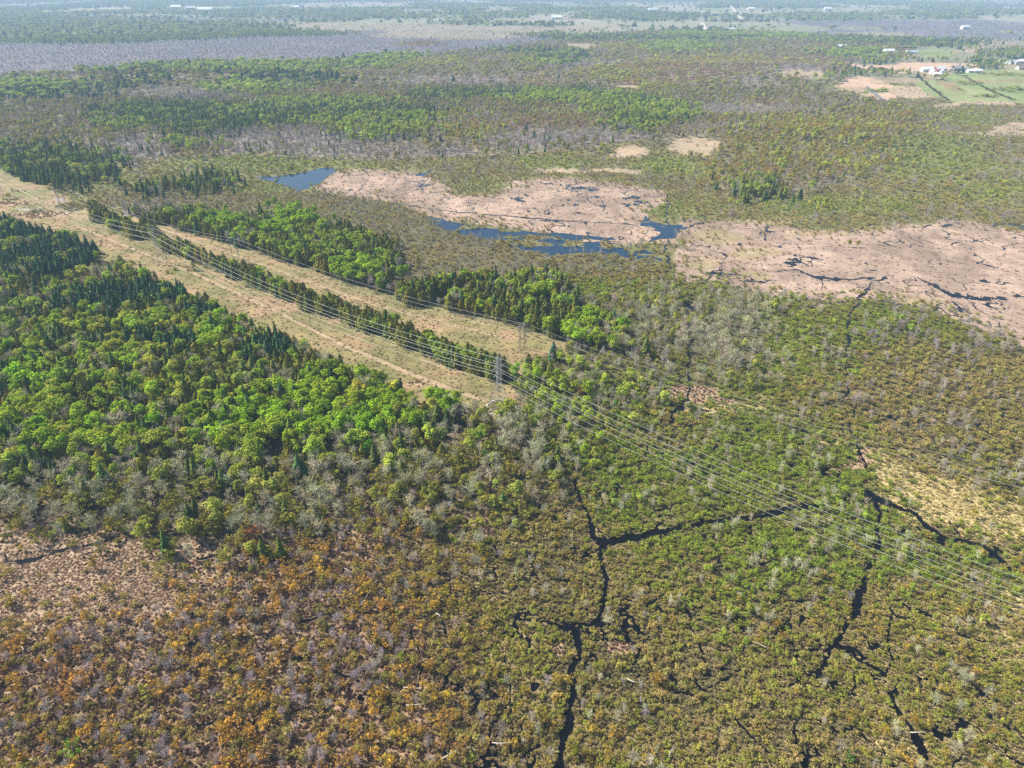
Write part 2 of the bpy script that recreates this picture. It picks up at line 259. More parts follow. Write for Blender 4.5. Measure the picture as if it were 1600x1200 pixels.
# ------------------------------------------------------------------ water shapes (photo coordinates, width of the ribbon in photo pixels)
CH = [
 [(868,1230,13),(873,1200,12),(880,1160,12),(892,1110,11),(898,1060,11),(903,1000,9),(900,985,8),(870,978,6),(830,970,5),(800,966,3)],
 [(903,1000,8),(935,975,10),(945,945,8),(946,905,9),(938,870,10),(943,850,13),(928,843,8),(925,820,7),(905,775,7),(898,752,5)],
 [(945,848,9),(985,840,9),(1050,830,9),(1080,826,9),(1120,815,10),(1200,803,10),(1290,790,7)],
 [(880,975,5),(920,978,6),(940,965,7)],
 [(1090,780,3),(1140,772,4)], [(1110,790,2),(1138,815,3)], [(1172,815,3),(1172,840,3)],
 [(1372,822,7),(1372,860,8),(1362,885,10),(1345,925,12),(1335,965,11),(1312,1000,8),(1297,1013,6),(1285,1045,5),(1270,1058,4),(1215,1070,3)],
 [(1297,1013,5),(1250,1016,3),(1200,1005,2)], [(1285,1060,4),(1310,1080,5),(1345,1086,4)],
 [(1338,698,4),(1350,722,4),(1363,745,4)],
 [(1355,772,13),(1380,785,8),(1420,800,6),(1440,815,5),(1470,840,6),(1530,852,6),(1556,868,9),(1578,888,9)],
 [(1372,822,5),(1376,800,6),(1362,780,6)],
 [(1385,930,4),(1410,945,7),(1450,962,6)], [(1390,955,5),(1392,1000,4),(1398,1035,6),(1380,1055,5),(1345,1035,4),(1320,1005,4)],
 [(1385,1080,5),(1402,1108,6),(1425,1130,6),(1436,1160,14),(1450,1185,7)],
 [(1500,990,5),(1540,1002,4)], [(1520,1070,4),(1550,1100,5)], [(1555,1180,6),(1600,1195,6)],
 [(1075,628,8),(1062,640,6),(1050,650,5),(1046,668,3)], [(1070,634,6),(1108,641,3)], [(1115,648,4),(1125,652,4)],
 [(1010,690,2),(1005,710,3),(1000,740,2)],
 [(1366,438,3),(1350,460,4.5),(1334,485,4.5),(1322,515,4),(1322,560,3.5),(1326,600,3),(1322,640,2.5),(1338,698,3)],
 [(1338,632,3),(1338,660,2)],
 [(1056,445,2.5),(1062,470,4),(1085,482,4.5),(1076,497,3.5),(1080,525,3),(1074,570,3),(1076,605,3.5),(1075,628,4)],
 [(-40,862,6),(0,864,4),(28,879,7),(60,872,6),(110,856,5),(160,846,6),(190,835,4)],
 [(305,876,5),(345,868,5),(380,862,4)], [(400,700,1),(402,702,1)],
 [(1044,305,2.5),(1041,352,2.5)], [(1045,375,3),(1039,392,2.5),(1046,412,4)],
 [(1070,358,2),(1095,348,1.5),(1103,339,1.5)], [(1185,350,1.2),(1195,375,1.2)],
 [(880,345,1),(980,350,1),(1060,360,1.5)], [(1020,425,2),(1055,430,1.5),(1056,445,2)],
 [(1100,445,2),(1115,425,1.5),(1145,428,1.5),(1165,430,1.5),(1162,450,2)],
 [(1200,424,1),(1245,423,1.2),(1280,434,3),(1310,437,2),(1360,436,2.5)],
 [(1430,432,1.5),(1460,446,4),(1490,462,4),(1550,470,2)], [(1490,472,2),(1505,484,3)], [(1530,412,1),(1555,418,1.2),(1550,424,1.2)],
 [(680,280,1),(720,300,1.2)], [(560,300,1),(575,280,1)], [(620,318,1),(700,330,1),(800,338,1),(880,345,1)],
 [(760,1150,4),(790,1100,3),(800,1040,3),(770,1000,2)], [(700,900,3),(760,925,4),(800,925,4),(830,905,2)],
 [(820,1180,6),(845,1160,4)], [(1060,935,3),(1080,960,3),(1095,1010,4),(1100,1035,4)], [(985,1050,3),(1010,1000,4),(1040,992,3),(1075,1010,3)],
 [(1160,1040,3),(1100,1085,4),(1050,1078,3)], [(1130,1120,3),(1190,1155,4),(1220,1190,4)], [(500,1040,4),(560,1060,5),(610,1080,3)],
 [(470,970,3),(500,960,5)], [(310,1130,4),(380,1120,6)], [(140,1065,4),(200,1070,4)],
 [(1205,1000,3),(1230,970,4),(1240,955,2)], [(1500,838,3),(1480,815,3)], [(1300,760,3),(1320,735,2)], [(1325,780,4),(1340,800,4)],
 [(1450,855,5),(1462,880,4)], [(960,930,3),(1010,945,3),(1050,920,3)], [(700,1000,3),(690,950,3),(705,910,3)], [(1180,940,2),(1230,945,3),(1290,935,3)],
 [(640,975,3),(660,1040,4),(650,1080,3)], [(1260,1100,3),(1230,1180,3)], [(1150,850,3),(1190,880,3),(1250,880,4)],
]
POND = [
 [(400,277),(420,284),(445,290),(468,299),(500,286),(534,262),(505,262),(470,270),(435,275)],
 [(625,274),(660,276),(682,264),(660,270)],
 [(672,338),(720,349),(760,351),(800,359),(850,364),(900,366),(955,372),(968,380),(1002,387),(1048,412),(1000,409),(950,396),(900,396),(860,399),(800,387),(760,376),(700,362),(668,348)],
 [(1008,338),(1022,348),(1060,350),(1084,352),(1066,362),(1050,373),(1012,377),(1030,364),(1000,352)],
 [(1560,346),(1600,352),(1700,372),(1700,380),(1600,358)],
]
SPOT = [(1240,410,14,7),(1285,434,20,3),(1306,436,8,4),(1355,434,12,2.2),(1458,446,10,4),(1490,460,14,4),(1530,467,24,2.4),(1500,483,13,3),(812,312,8,4),
 (856,287,10,1.5),(905,293,22,2.2),(925,297,8,3),(985,309,14,3),(978,320,7,2),(940,322,9,1.5),(930,308,10,1.5),(1005,316,12,2),(900,320,5,2),(860,345,20,1.5),(1070,631,12,5),
 (1560,466,14,3),(1595,463,9,2),(1555,352,10,2),(1450,353,6,2),(1480,352,8,3),(1357,352,5,2),(1430,1155,9,10),(1352,778,9,7),(1465,847,10,9),(950,680,6,3),
 (1540,440,8,2),(1260,1010,10,4),(470,1030,12,6),(300,1010,9,5),(560,1090,9,7),(385,1130,12,7),(1385,372,6,1.5),(1590,372,7,1.2)]

# ------------------------------------------------------------------ small helpers
def mesh(name, v, f, mats=(), fm=None, smooth=False):
    me = bpy.data.meshes.new(name)
    v = np.asarray(v, np.float32); 
    if isinstance(f, np.ndarray):
        n, k = f.shape
        me.vertices.add(len(v)); me.vertices.foreach_set('co', v.ravel())
        me.loops.add(n*k); me.loops.foreach_set('vertex_index', f.ravel().astype(np.int32))
        me.polygons.add(n); me.polygons.foreach_set('loop_start', np.arange(n, dtype=np.int32)*k)
        me.update(calc_edges=True)
    else:
        me.from_pydata([tuple(map(float, p)) for p in v], [], [tuple(int(i) for i in q) for q in f])
    for m in mats: me.materials.append(m)
    if fm is not None: me.polygons.foreach_set('material_index', np.asarray(fm, np.int32))
    if smooth: me.polygons.foreach_set('use_smooth', np.ones(len(me.polygons), bool))
    me.update(); return me
def link(name, me, parent=None, loc=(0,0,0), **kw):
    o = bpy.data.objects.new(name, me); scene.collection.objects.link(o); o.location = loc
    if parent: o.parent = parent
    for k, q in kw.items(): o[k] = q
    return o
def newmat(name, rough=.9):
    m = bpy.data.materials.new(name); m.use_nodes = True
    b = m.node_tree.nodes['Principled BSDF']; b.inputs['Roughness'].default_value = rough
    b.inputs['Specular IOR Level'].default_value = .2
    return m, m.node_tree, b
def plain(name, col, rough=.8, metal=0, noise=.0, scale=5):
    m, t, b = newmat(name, rough); b.inputs['Metallic'].default_value = metal
    if noise:
        tc = t.nodes.new('ShaderNodeTexCoord'); n = t.nodes.new('ShaderNodeTexNoise'); n.inputs['Scale'].default_value = scale
        t.links.new(tc.outputs['Object'], n.inputs['Vector'])
        r = t.nodes.new('ShaderNodeValToRGB'); r.color_ramp.elements[0].position = .3; r.color_ramp.elements[1].position = .7
        r.color_ramp.elements[0].color = tuple(c*(1-noise) for c in col) + (1,); r.color_ramp.elements[1].color = tuple(min(1, c*(1+noise)) for c in col) + (1,)
        t.links.new(n.outputs['Fac'], r.inputs[0]); t.links.new(r.outputs[0], b.inputs['Base Color'])
    else: b.inputs['Base Color'].default_value = tuple(col) + (1,)
    return m

# ------------------------------------------------------------------ ground sheet
def ground_material():
    m, t, b = newmat('ground_cover', .95)
    N = t.nodes.new; L = t.links.new
    at = N('ShaderNodeAttribute'); at.attribute_name = 'cover'
    ge = N('ShaderNodeNewGeometry')
    def noise(s, det=3, rough=.6):
        n = N('ShaderNodeTexNoise'); n.inputs['Scale'].default_value = s; n.inputs['Detail'].default_value = det; n.inputs['Roughness'].default_value = rough
        L(ge.outputs['Position'], n.inputs['Vector']); return n
    n1 = noise(.9, 4, .7); n2 = noise(.12, 4, .65); n3 = noise(.012, 4, .6)
    def mr(n, a, c, lo, hi):
        r = N('ShaderNodeMapRange'); r.inputs[1].default_value = a; r.inputs[2].default_value = c; r.inputs[3].default_value = lo; r.inputs[4].default_value = hi
        L(n.outputs['Fac'], r.inputs[0]); return r
    def mul(c, f):
        x = N('ShaderNodeVectorMath'); x.operation = 'SCALE'; L(c, x.inputs[0]); L(f.outputs[0], x.inputs['Scale']); return x.outputs[0]
    c = mul(mul(mul(at.outputs['Color'], mr(n1, .3, .7, .55, 1.45)), mr(n2, .3, .7, .75, 1.25)), mr(n3, .3, .7, .88, 1.12))
    L(c, b.inputs['Base Color'])
    bu = N('ShaderNodeBump'); bu.inputs['Strength'].default_value = .8; bu.inputs['Distance'].default_value = .5
    L(n1.outputs['Fac'], bu.inputs['Height']); L(bu.outputs[0], b.inputs['Normal'])
    return m
def polar_grid(ang, rad):
    A, Rr = np.meshgrid(ang, rad)
    return np.sin(A)*Rr, np.cos(A)*Rr
def quads(nr, na):
    i = np.arange(nr-1)[:,None]*na + np.arange(na-1)[None,:]
    return np.stack([i, i+1, i+na+1, i+na], -1).reshape(-1, 4)
fine = np.radians(np.arange(-56, 56.01, .11))
coarse = np.radians(np.arange(58, 303, 3.0))
ang = np.concatenate([fine, coarse, [fine[0] + 2*math.pi]])
deps = np.arctan((np.arange(1240, -27, -2.2) - 600)/F) + PITCH
rad = np.concatenate([[.5, 20, 45, 65], H/np.tan(deps[deps > R(.55)])])
rad = rad[np.concatenate([[True], np.diff(rad) > 0])]
rad = np.concatenate([rad[rad < 15000], [17000, 21000, 28000]])
gx, gy = polar_grid(ang, rad)
X = gx.ravel(); Y = gy.ravel()
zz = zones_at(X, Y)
C1 = np.array([Z[k][1] for k in ZN]); C2 = np.array([Z[k][2] for k in ZN])
D = np.hypot(X, Y)
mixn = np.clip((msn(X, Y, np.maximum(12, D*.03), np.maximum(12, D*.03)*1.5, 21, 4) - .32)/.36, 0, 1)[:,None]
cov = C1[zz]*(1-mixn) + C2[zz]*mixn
# field patchwork on the far plain
far = zz == Z['farmix'][0]
cell = vnoise(np.floor(X/420)+.5, np.floor(Y/900 + X/3000)+.5, 5)
pc = np.stack([.15+.22*cell, .17+.14*cell, .09+.14*cell], -1)
openf = np.clip((fbm(X/520, Y/800, 51, 2)-.5)*9, 0, 1)[:,None]
cov[far] = (cov*(1-openf) + pc*openf)[far]
cz = zz == Z['corridor'][0]
pk = np.clip((fbm(X/16, Y/10, 41, 3)-.5)*5, 0, 1)[:,None]
cov[cz] = (cov*(1-.6*pk) + np.array([.34,.21,.13])*.6*pk)[cz]
gm = quads(len(rad), len(ang))
me = mesh('ground', np.stack([X, Y, hgt(X, Y) - .05], -1), gm[:, ::-1], [ground_material()], smooth=True)
ca = me.color_attributes.new('cover', 'FLOAT_COLOR', 'POINT')
ca.data.foreach_set('color', np.concatenate([cov, np.ones((len(cov),1))], 1).astype(np.float32).ravel())
link('ground', me, kind='structure')

# ------------------------------------------------------------------ water: cells of a fine sheet that lie inside the channels and ponds
wm, wt, wb = newmat('dark_water', .06)
wb.inputs['Base Color'].default_value = (.003,.003,.004,1); wb.inputs['Specular IOR Level'].default_value = .35; wb.inputs['IOR'].default_value = 1.33
def water_mask(x, y, grow=0, ponds=None):
    d = np.hypot(x, y)
    a = .6 + d*.0022
    wx = x + (fbm(x/7, y/7, 61, 3)-.5)*4*a; wy = y + (fbm(x/7+30, y/7, 63, 3)-.5)*4*a
    px, py = proj(wx, wy)
    rag = fbm(x/2.6, y/2.6, 65, 3)
    m = np.zeros(x.shape, bool); pmk = np.zeros(x.shape, bool)
    for ln in CH:
        for (x1,y1,w1),(x2,y2,w2) in zip(ln[:-1], ln[1:]):
            W = max(w1, w2)+4
            bb = np.nonzero((px > min(x1,x2)-W) & (px < max(x1,x2)+W) & (py > min(y1,y2)-W) & (py < max(y1,y2)+W))[0]
            if len(bb) == 0: continue
            dx, dy = x2-x1, y2-y1
            t = np.clip(((px[bb]-x1)*dx + (py[bb]-y1)*dy)/(dx*dx+dy*dy), 0, 1)
            ww = (w1+(w2-w1)*t)*.5*(.25 + 1.75*rag[bb]) + grow*np.clip((py[bb]-400)/250, .35, 1)*(py[bb] > 430)
            dd = np.hypot(px[bb]-x1-t*dx, (py[bb]-y1-t*dy)*1.15)
            m[bb[dd < ww]] = True
    for cx, cy, rx, ry in SPOT:
        m |= ((px-cx)/rx)**2 + ((py-cy)/ry)**2 + 3*(rag-.5) < .8
    for sp_ in POND:
        s = np.array(sp_, float)
        bb = np.nonzero((px > s[:,0].min()) & (px < s[:,0].max()) & (py > s[:,1].min()) & (py < s[:,1].max()))[0]
        ins = np.zeros(len(bb), bool); qx, qy = px[bb], py[bb]
        for k in range(len(s)):
            x1, y1 = s[k]; x2, y2 = s[(k+1) % len(s)]
            if y1 == y2: continue
            ins ^= ((y1 > qy) != (y2 > qy)) & (qx < (x2-x1)*(qy-y1)/(y2-y1) + x1)
        if sp_ is not POND[0]: ins &= fbm(x[bb]/14, y[bb]/8, 71, 3) < .58
        m[bb[ins]] = True; pmk[bb[ins]] = True
    if ponds is True: return pmk
    # cracks that break up the pale marshes
    mz = (py > 255) & (py < 560) & (px > 480)
    i = np.nonzero(mz)[0]
    z = zones_at(x[i], y[i])
    cr = np.abs(fbm(x[i]/22, y[i]/34, 81, 4)-.5); gate = fbm(x[i]/13, y[i]/18, 83, 2)*.6 + fbm(x[i]/90, y[i]/90, 86, 2)*.4
    hit = (z == Z['marsh'][0]) & (cr < .012) & (gate > .47)
    pud = (z == Z['marsh'][0]) & (fbm(x[i]/6, y[i]/9, 85, 2) > .86)
    m[i[hit | pud]] = True
    # small black gaps between the shrubs of the near fen
    i = np.nonzero((py > 640) & (px > 640))[0]
    z = zones_at(x[i], y[i])
    cr = np.abs(fbm(x[i]/12, y[i]/12, 91, 4)-.5); gate = fbm(x[i]/9, y[i]/9, 93, 2)*.5 + fbm(x[i]/50, y[i]/50, 95, 2)*.5
    hit = np.isin(z, [Z[k][0] for k in ('willow','transit','willowg','midgrey2')]) & (cr < .018) & (gate > .52)
    m[i[hit]] = True
    if ponds is False: m &= ~pmk
    return m
pm, pt, pb = newmat('pond_water', .08)
pb.inputs['Base Color'].default_value = (.006,.026,.055,1); pb.inputs['Specular IOR Level'].default_value = .5; pb.inputs['IOR'].default_value = 1.33  # blue of the reflected sky is put into the water's base colour
def water_sheet(name, y0, y1, step, wid, ponds=None, **kw):
    wa = np.radians(np.arange(-wid, wid+.01, .055))
    dp = np.arctan((np.arange(y0, y1, -step) - 600)/F) + PITCH
    rr = H/np.tan(dp)
    x, y = polar_grid(wa, rr)
    q = quads(len(rr), len(wa))
    cx = x.ravel()[q].mean(1); cy = y.ravel()[q].mean(1)
    m = water_mask(cx, cy, 0, ponds)
    q = q[m][:, ::-1]
    u, inv = np.unique(q, return_inverse=True)
    v = np.stack([x.ravel()[u], y.ravel()[u], hgt(x.ravel()[u], y.ravel()[u]) - .02], -1)
    return link(name, mesh(name, v, inv.reshape(q.shape), [pm if 'pond' in name else wm]), kind='structure', **kw)
water_sheet('channel_water', 1240, 570, 1.1, 55)
water_sheet('marsh_water', 570, 245, .6, 44, False)
water_sheet('pond_water', 420, 245, .6, 44, True)

# ------------------------------------------------------------------ plant materials
def leaf_material(name, trans=.25, var=.5):
    m = bpy.data.materials.new(name); m.use_nodes = True; t = m.node_tree; t.nodes.clear()
    N = t.nodes.new; L = t.links.new
    at = N('ShaderNodeAttribute'); at.attribute_type = 'INSTANCER'; at.attribute_name = 'tint'
    v = N('ShaderNodeAttribute'); v.attribute_name = 'v'
    r = N('ShaderNodeMapRange'); r.inputs[3].default_value = 1-var; r.inputs[4].default_value = 1+var; L(v.outputs['Fac'], r.inputs[0])
    s = N('ShaderNodeVectorMath'); s.operation = 'SCALE'; L(at.outputs['Color'], s.inputs[0]); L(r.outputs[0], s.inputs['Scale'])
    d = N('ShaderNodeBsdfDiffuse'); tr = N('ShaderNodeBsdfTranslucent'); mx = N('ShaderNodeMixShader'); mx.inputs[0].default_value = trans
    L(s.outputs[0], d.inputs[0]); L(s.outputs[0], tr.inputs[0]); L(d.outputs[0], mx.inputs[1]); L(tr.outputs[0], mx.inputs[2])
    o = N('ShaderNodeOutputMaterial'); L(mx.outputs[0], o.inputs[0]); return m
LEAF = leaf_material('leaves', .35); NEEDLE = leaf_material('needles', .08, .45); TWIG = leaf_material('twigs', 0, .4)
BARK = plain('bark', (.16,.13,.11), .9, noise=.3, scale=2); PALEBARK = plain('pale_bark', (.36,.33,.29), .9, noise=.2, scale=2)
SEDGE = leaf_material('sedge_blades', .2, .5)

# ------------------------------------------------------------------ plant shapes, all one unit tall
rs = np.random.RandomState(4)
class Geo:
    def __init__(s): s.v = []; s.f = []; s.a = []; s.n = 0
    def add(s, v, f, a):
        s.v.append(np.asarray(v, float)); s.f += [tuple(np.asarray(q)+s.n) for q in f]; s.a += list(a); s.n += len(v)
    def quad(s, c, nrm, size, a):
        nrm = nrm/ (np.linalg.norm(nrm)+1e-9); t = np.cross(nrm, rs.normal(size=3)); t /= np.linalg.norm(t)+1e-9; b = np.cross(nrm, t)
        k = size*(.6+.8*rs.rand()); j = size*(.5+.6*rs.rand())
        s.add([c-t*k, c-b*j, c+t*k*.9, c+b*j*1.1], [(0,1,2,3)], [a]*4)
    def stick(s, p, q, r0, r1, a=.5, n=3):
        p = np.asarray(p, float); q = np.asarray(q, float); d = q-p; d = d/(np.linalg.norm(d)+1e-9)
        t = np.cross(d, [.3,.5,.81]); t /= np.linalg.norm(t); b = np.cross(d, t)
        vs = [p + (t*math.cos(k*2*math.pi/n)+b*math.sin(k*2*math.pi/n))*r0 for k in range(n)] + [q + (t*math.cos(k*2*math.pi/n)+b*math.sin(k*2*math.pi/n))*r1 for k in range(n)]
        s.add(vs, [(k, (k+1)%n, n+(k+1)%n, n+k) for k in range(n)], [a]*(2*n))
    def mesh(s, name, mat):
        me = mesh(name, np.concatenate(s.v), s.f, [mat])
        at = me.attributes.new('v', 'FLOAT', 'POINT'); at.data.foreach_set('value', np.array(s.a, np.float32)); return me
def blob(g, c, r, n, size, out=.75, flat=.2):
    tone = rs.uniform(.25,.75)
    c = np.asarray(c, float); r = np.asarray(r, float)
    for i in range(n):
        d = rs.normal(size=3); d /= np.linalg.norm(d)
        if d[2] < -.35: d[2] *= -.5
        p = c + d*r*(.72+.3*rs.rand())
        g.quad(p, d*out + rs.normal(size=3)*(1-out) + np.array([0,0,flat]), size, np.clip(rs.normal(tone,.2),0,1))
def leafy():
    g = Geo(); wd = Geo()
    k = rs.randint(6, 10); W = rs.uniform(.25,.33)
    for i in range(k):
        a = rs.rand()*6.28; h = rs.uniform(.38,.86); rr = W*math.sin(math.pi*(h-.15)/.95)*rs.uniform(.35,.95)
        c = (math.cos(a)*rr, math.sin(a)*rr, h); s = rs.uniform(.11,.17)
        blob(g, c, (s,s,s*rs.uniform(.8,1.1)), 46, .035)
        wd.stick((0,0,max(.2,h-.3)), c, .01, .004)
    blob(g, (0,0,.62), (W*.75,W*.75,.3), 110, .04); blob(g, (0,0,.88), (.1,.1,.12), 34, .034)
    wd.stick((0,0,-.02), (.01,0,.6), .022, .012, n=5); wd.stick((.01,0,.6), (0,.01,.9), .012, .005)
    return g, wd
def budding():
    g = Geo(); wd = Geo()
    for i in range(rs.randint(2,4)):
        a = rs.rand()*6.28; e = (math.cos(a)*.12, math.sin(a)*.12, .8); wd.stick((0,0,-.02), e, .018, .006)
        for k in range(7):
            b = rs.rand()*6.28; t = rs.uniform(.3,.95); p = np.array(e)*t; q = p + np.array([math.cos(b)*.22, math.sin(b)*.22, .2])*rs.uniform(.6,1.1)
            wd.stick(p, q, .008, .003)
            for j in range(6): g.stick(q*.8+p*.2, q+rs.normal(size=3)*.08, .004, .002, .15)
    for i in range(rs.randint(10,15)):
        a = rs.rand()*6.28; rr = rs.uniform(.03,.30); c = (math.cos(a)*rr, math.sin(a)*rr, rs.uniform(.35,.9)); s = rs.uniform(.06,.11)
        blob(g, c, (s*1.15,s*1.15,s), 20, .032, .5)
    return g, wd
def bare():
    g = Geo(); wd = Geo()
    wd.stick((0,0,-.02), (0,0,.55), .016, .010, n=4); wd.stick((0,0,.55), (.01,0,.98), .010, .003)
    for i in range(16):
        a = rs.rand()*6.28; h = rs.uniform(.3,.85); L = rs.uniform(.12,.24)*(1.15-h*.5); q = np.array([math.cos(a)*L, math.sin(a)*L, h+L*1.0])
        g.stick((0,0,h), q, .007, .003, .75)
        for j in range(11):
            t = rs.uniform(.35,1); p = np.array([0,0,h])*(1-t)+q*t
            g.stick(p, p+rs.normal(size=3)*[.07,.07,.06]+[0,0,.05], .0045, .002, rs.rand())
    for i in range(30):
        d = rs.normal(size=3); c = np.array([0,0,.66])+d*[.1,.1,.14]; g.quad(c, d, .014, rs.rand())
    return g, wd
def conifer(wide, pts):
    g = Geo(); wd = Geo(); wd.stick((0,0,-.02), (0,0,.97), .018, .003, n=4)
    n = 15
    for i in range(n):
        h = .08 + .9*(i/(n-1))**.95; r = wide*(1-h)**.8*(rs.uniform(.8,1.1)) + .012
        m = int(max(4, pts*(1-h)+4)); o = rs.rand()*6.28
        for k in range(m):
            a = o + k*6.283/m + rs.normal()*.15; rr = r*rs.uniform(.75,1.15); dz = -rr*rs.uniform(.35,.75)
            d = np.array([math.cos(a), math.sin(a), 0]); s = np.array([-math.sin(a), math.cos(a), 0])*(.035+rr*.22)
            p0 = np.array([0,0,h+.03]); p1 = d*rr*.6 + [0,0,h+dz*.45]; p2 = d*rr + [0,0,h+dz]
            g.add([p0, p1+s, p2, p1-s], [(0,3,2,1)], [np.clip(rs.normal(.5,.2),0,1)]*4)
    return g, wd
def cedar():
    g = Geo(); wd = Geo(); wd.stick((0,0,-.02), (0,0,.85), .022, .006, n=4)
    W = rs.uniform(.17,.23)
    for i in range(260):
        h = rs.uniform(.05,1)**.9; r = W*(1-h**2.4)**.75*rs.uniform(.75,1.08); a = rs.rand()*6.28
        r *= 1+.22*math.sin(a*3+h*9)+.12*math.sin(a*7-h*21)
        d = np.array([math.cos(a), math.sin(a), .55]); p = np.array([math.cos(a)*r, math.sin(a)*r, h])
        g.quad(p, d+rs.normal(size=3)*.3, .04, np.clip(rs.normal(.5,.2),0,1))
    return g, wd
def willow():
    g = Geo(); wd = Geo()
    for i in range(rs.randint(9,14)):
        a = rs.rand()*6.28; rr = rs.uniform(0,.55); h = rs.uniform(.35,.85)*(1-.35*rr); c = (math.cos(a)*rr, math.sin(a)*rr, h); s = rs.uniform(.10,.2)
        blob(g, c, (s,s,s*.9), 22, .052, .6)
        for k in range(3): wd.stick((c[0]*.2,c[1]*.2,-.03), (c[0]+rs.normal()*.06, c[1]+rs.normal()*.06, h+.1), .012, .006)
    for i in range(26):
        a = rs.rand()*6.28; rr = rs.uniform(.1,.6); g.stick((math.cos(a)*rr*.6, math.sin(a)*rr*.6, .3), (math.cos(a)*rr, math.sin(a)*rr, rs.uniform(.7,1.05)), .012, .005, .85)
    return g, wd
def tuft():
    g = Geo()
    for i in range(22):
        a = rs.rand()*6.28; r = rs.uniform(.3,.75); b = rs.uniform(0,.2); s = np.array([-math.sin(a), math.cos(a), 0])*.1
        p = np.array([math.cos(a)*b, math.sin(a)*b, -.03]); q = np.array([math.cos(a)*r*.55, math.sin(a)*r*.55, rs.uniform(.6,1)]); e = np.array([math.cos(a)*r*1.25, math.sin(a)*r*1.25, rs.uniform(.3,.8)]); s = s*1.7
        g.add([p-s, p+s, q+s, e, q-s], [(0,1,2,3,4)], [rs.rand()]*5)
    return g, None
SHAPES = dict(grn=(leafy, LEAF, PALEBARK, 5), map=(budding, LEAF, BARK, 5), bar=(bare, TWIG, PALEBARK, 5), con=(lambda: conifer(rs.uniform(.2,.27), 9), NEEDLE, BARK, 4),
              ced=(cedar, NEEDLE, BARK, 4), wil=(willow, LEAF, BARK, 6), tuf=(tuft, SEDGE, None, 4))
PLANTS = {}; COLL = {}
for k, (fn, lm, bm_, nv) in SHAPES.items():
    PLANTS[k] = []; COLL[k] = bpy.data.collections.new('source_' + k)
    for i in range(nv):
        g, wd = fn()
        cm = g.mesh('crown', lm); tm = wd.mesh('trunk', bm_) if wd else None
        if wd:
            v = np.concatenate(g.v + wd.v); f = g.f + [tuple(np.asarray(q)+g.n) for q in wd.f]
            jm = mesh('plant', v, f, [lm, bm_], [0]*len(g.f)+[1]*len(wd.f))
            at = jm.attributes.new('v', 'FLOAT', 'POINT'); at.data.foreach_set('value', np.array(g.a+wd.a, np.float32))
        else: jm = cm
        o = bpy.data.objects.new('%s_%02d' % (k, i), jm); COLL[k].objects.link(o)
        PLANTS[k].append((cm, tm, jm))

# ------------------------------------------------------------------ scatter
rng = np.random.RandomState(11)
HARD = [Z[k][0] for k in ('soil','corridor','strip','field','tan','gravel','sprucewood','backwood','bare')]
def soft_zones(x, y):
    z = zones_at(x, y); d = np.hypot(x, y); a = 5 + d*.012
    z2 = zones_at(x + rng.normal(size=len(x))*a, y + rng.normal(size=len(x))*a)
    ok = ~np.isin(z, HARD) & ~np.isin(z2, HARD); return np.where(ok, z2, z)
def candidates(d0, d1, s, a=42):
    th = R(a); n = int(th*(d1*d1-d0*d0)/(s*s))
    # jittered lattice, so that plants neither line up nor pile up
    xs = np.arange(-d1*math.sin(th)-s, d1*math.sin(th)+s, s); ys = np.arange(d0*math.cos(th)-s, d1+s, s)
    A, B = np.meshgrid(xs, ys); A = A.ravel() + (np.tile(np.arange(len(B.ravel())//len(xs)) % 2, (len(xs),1)).T.ravel())*s*.5
    B = B.ravel(); x = A + rng.uniform(-.48,.48,len(A))*s; y = B + rng.uniform(-.48,.48,len(B))*s
    d = np.hypot(x, y); m = (d >= d0) & (d < d1) & (np.abs(np.arctan2(x, y)) < th)
    return x[m], y[m]
INST = {k: [] for k in SHAPES}   # x, y, z, sx, sy, sz, rot, variant, r, g, b, zone
wm_cache = None
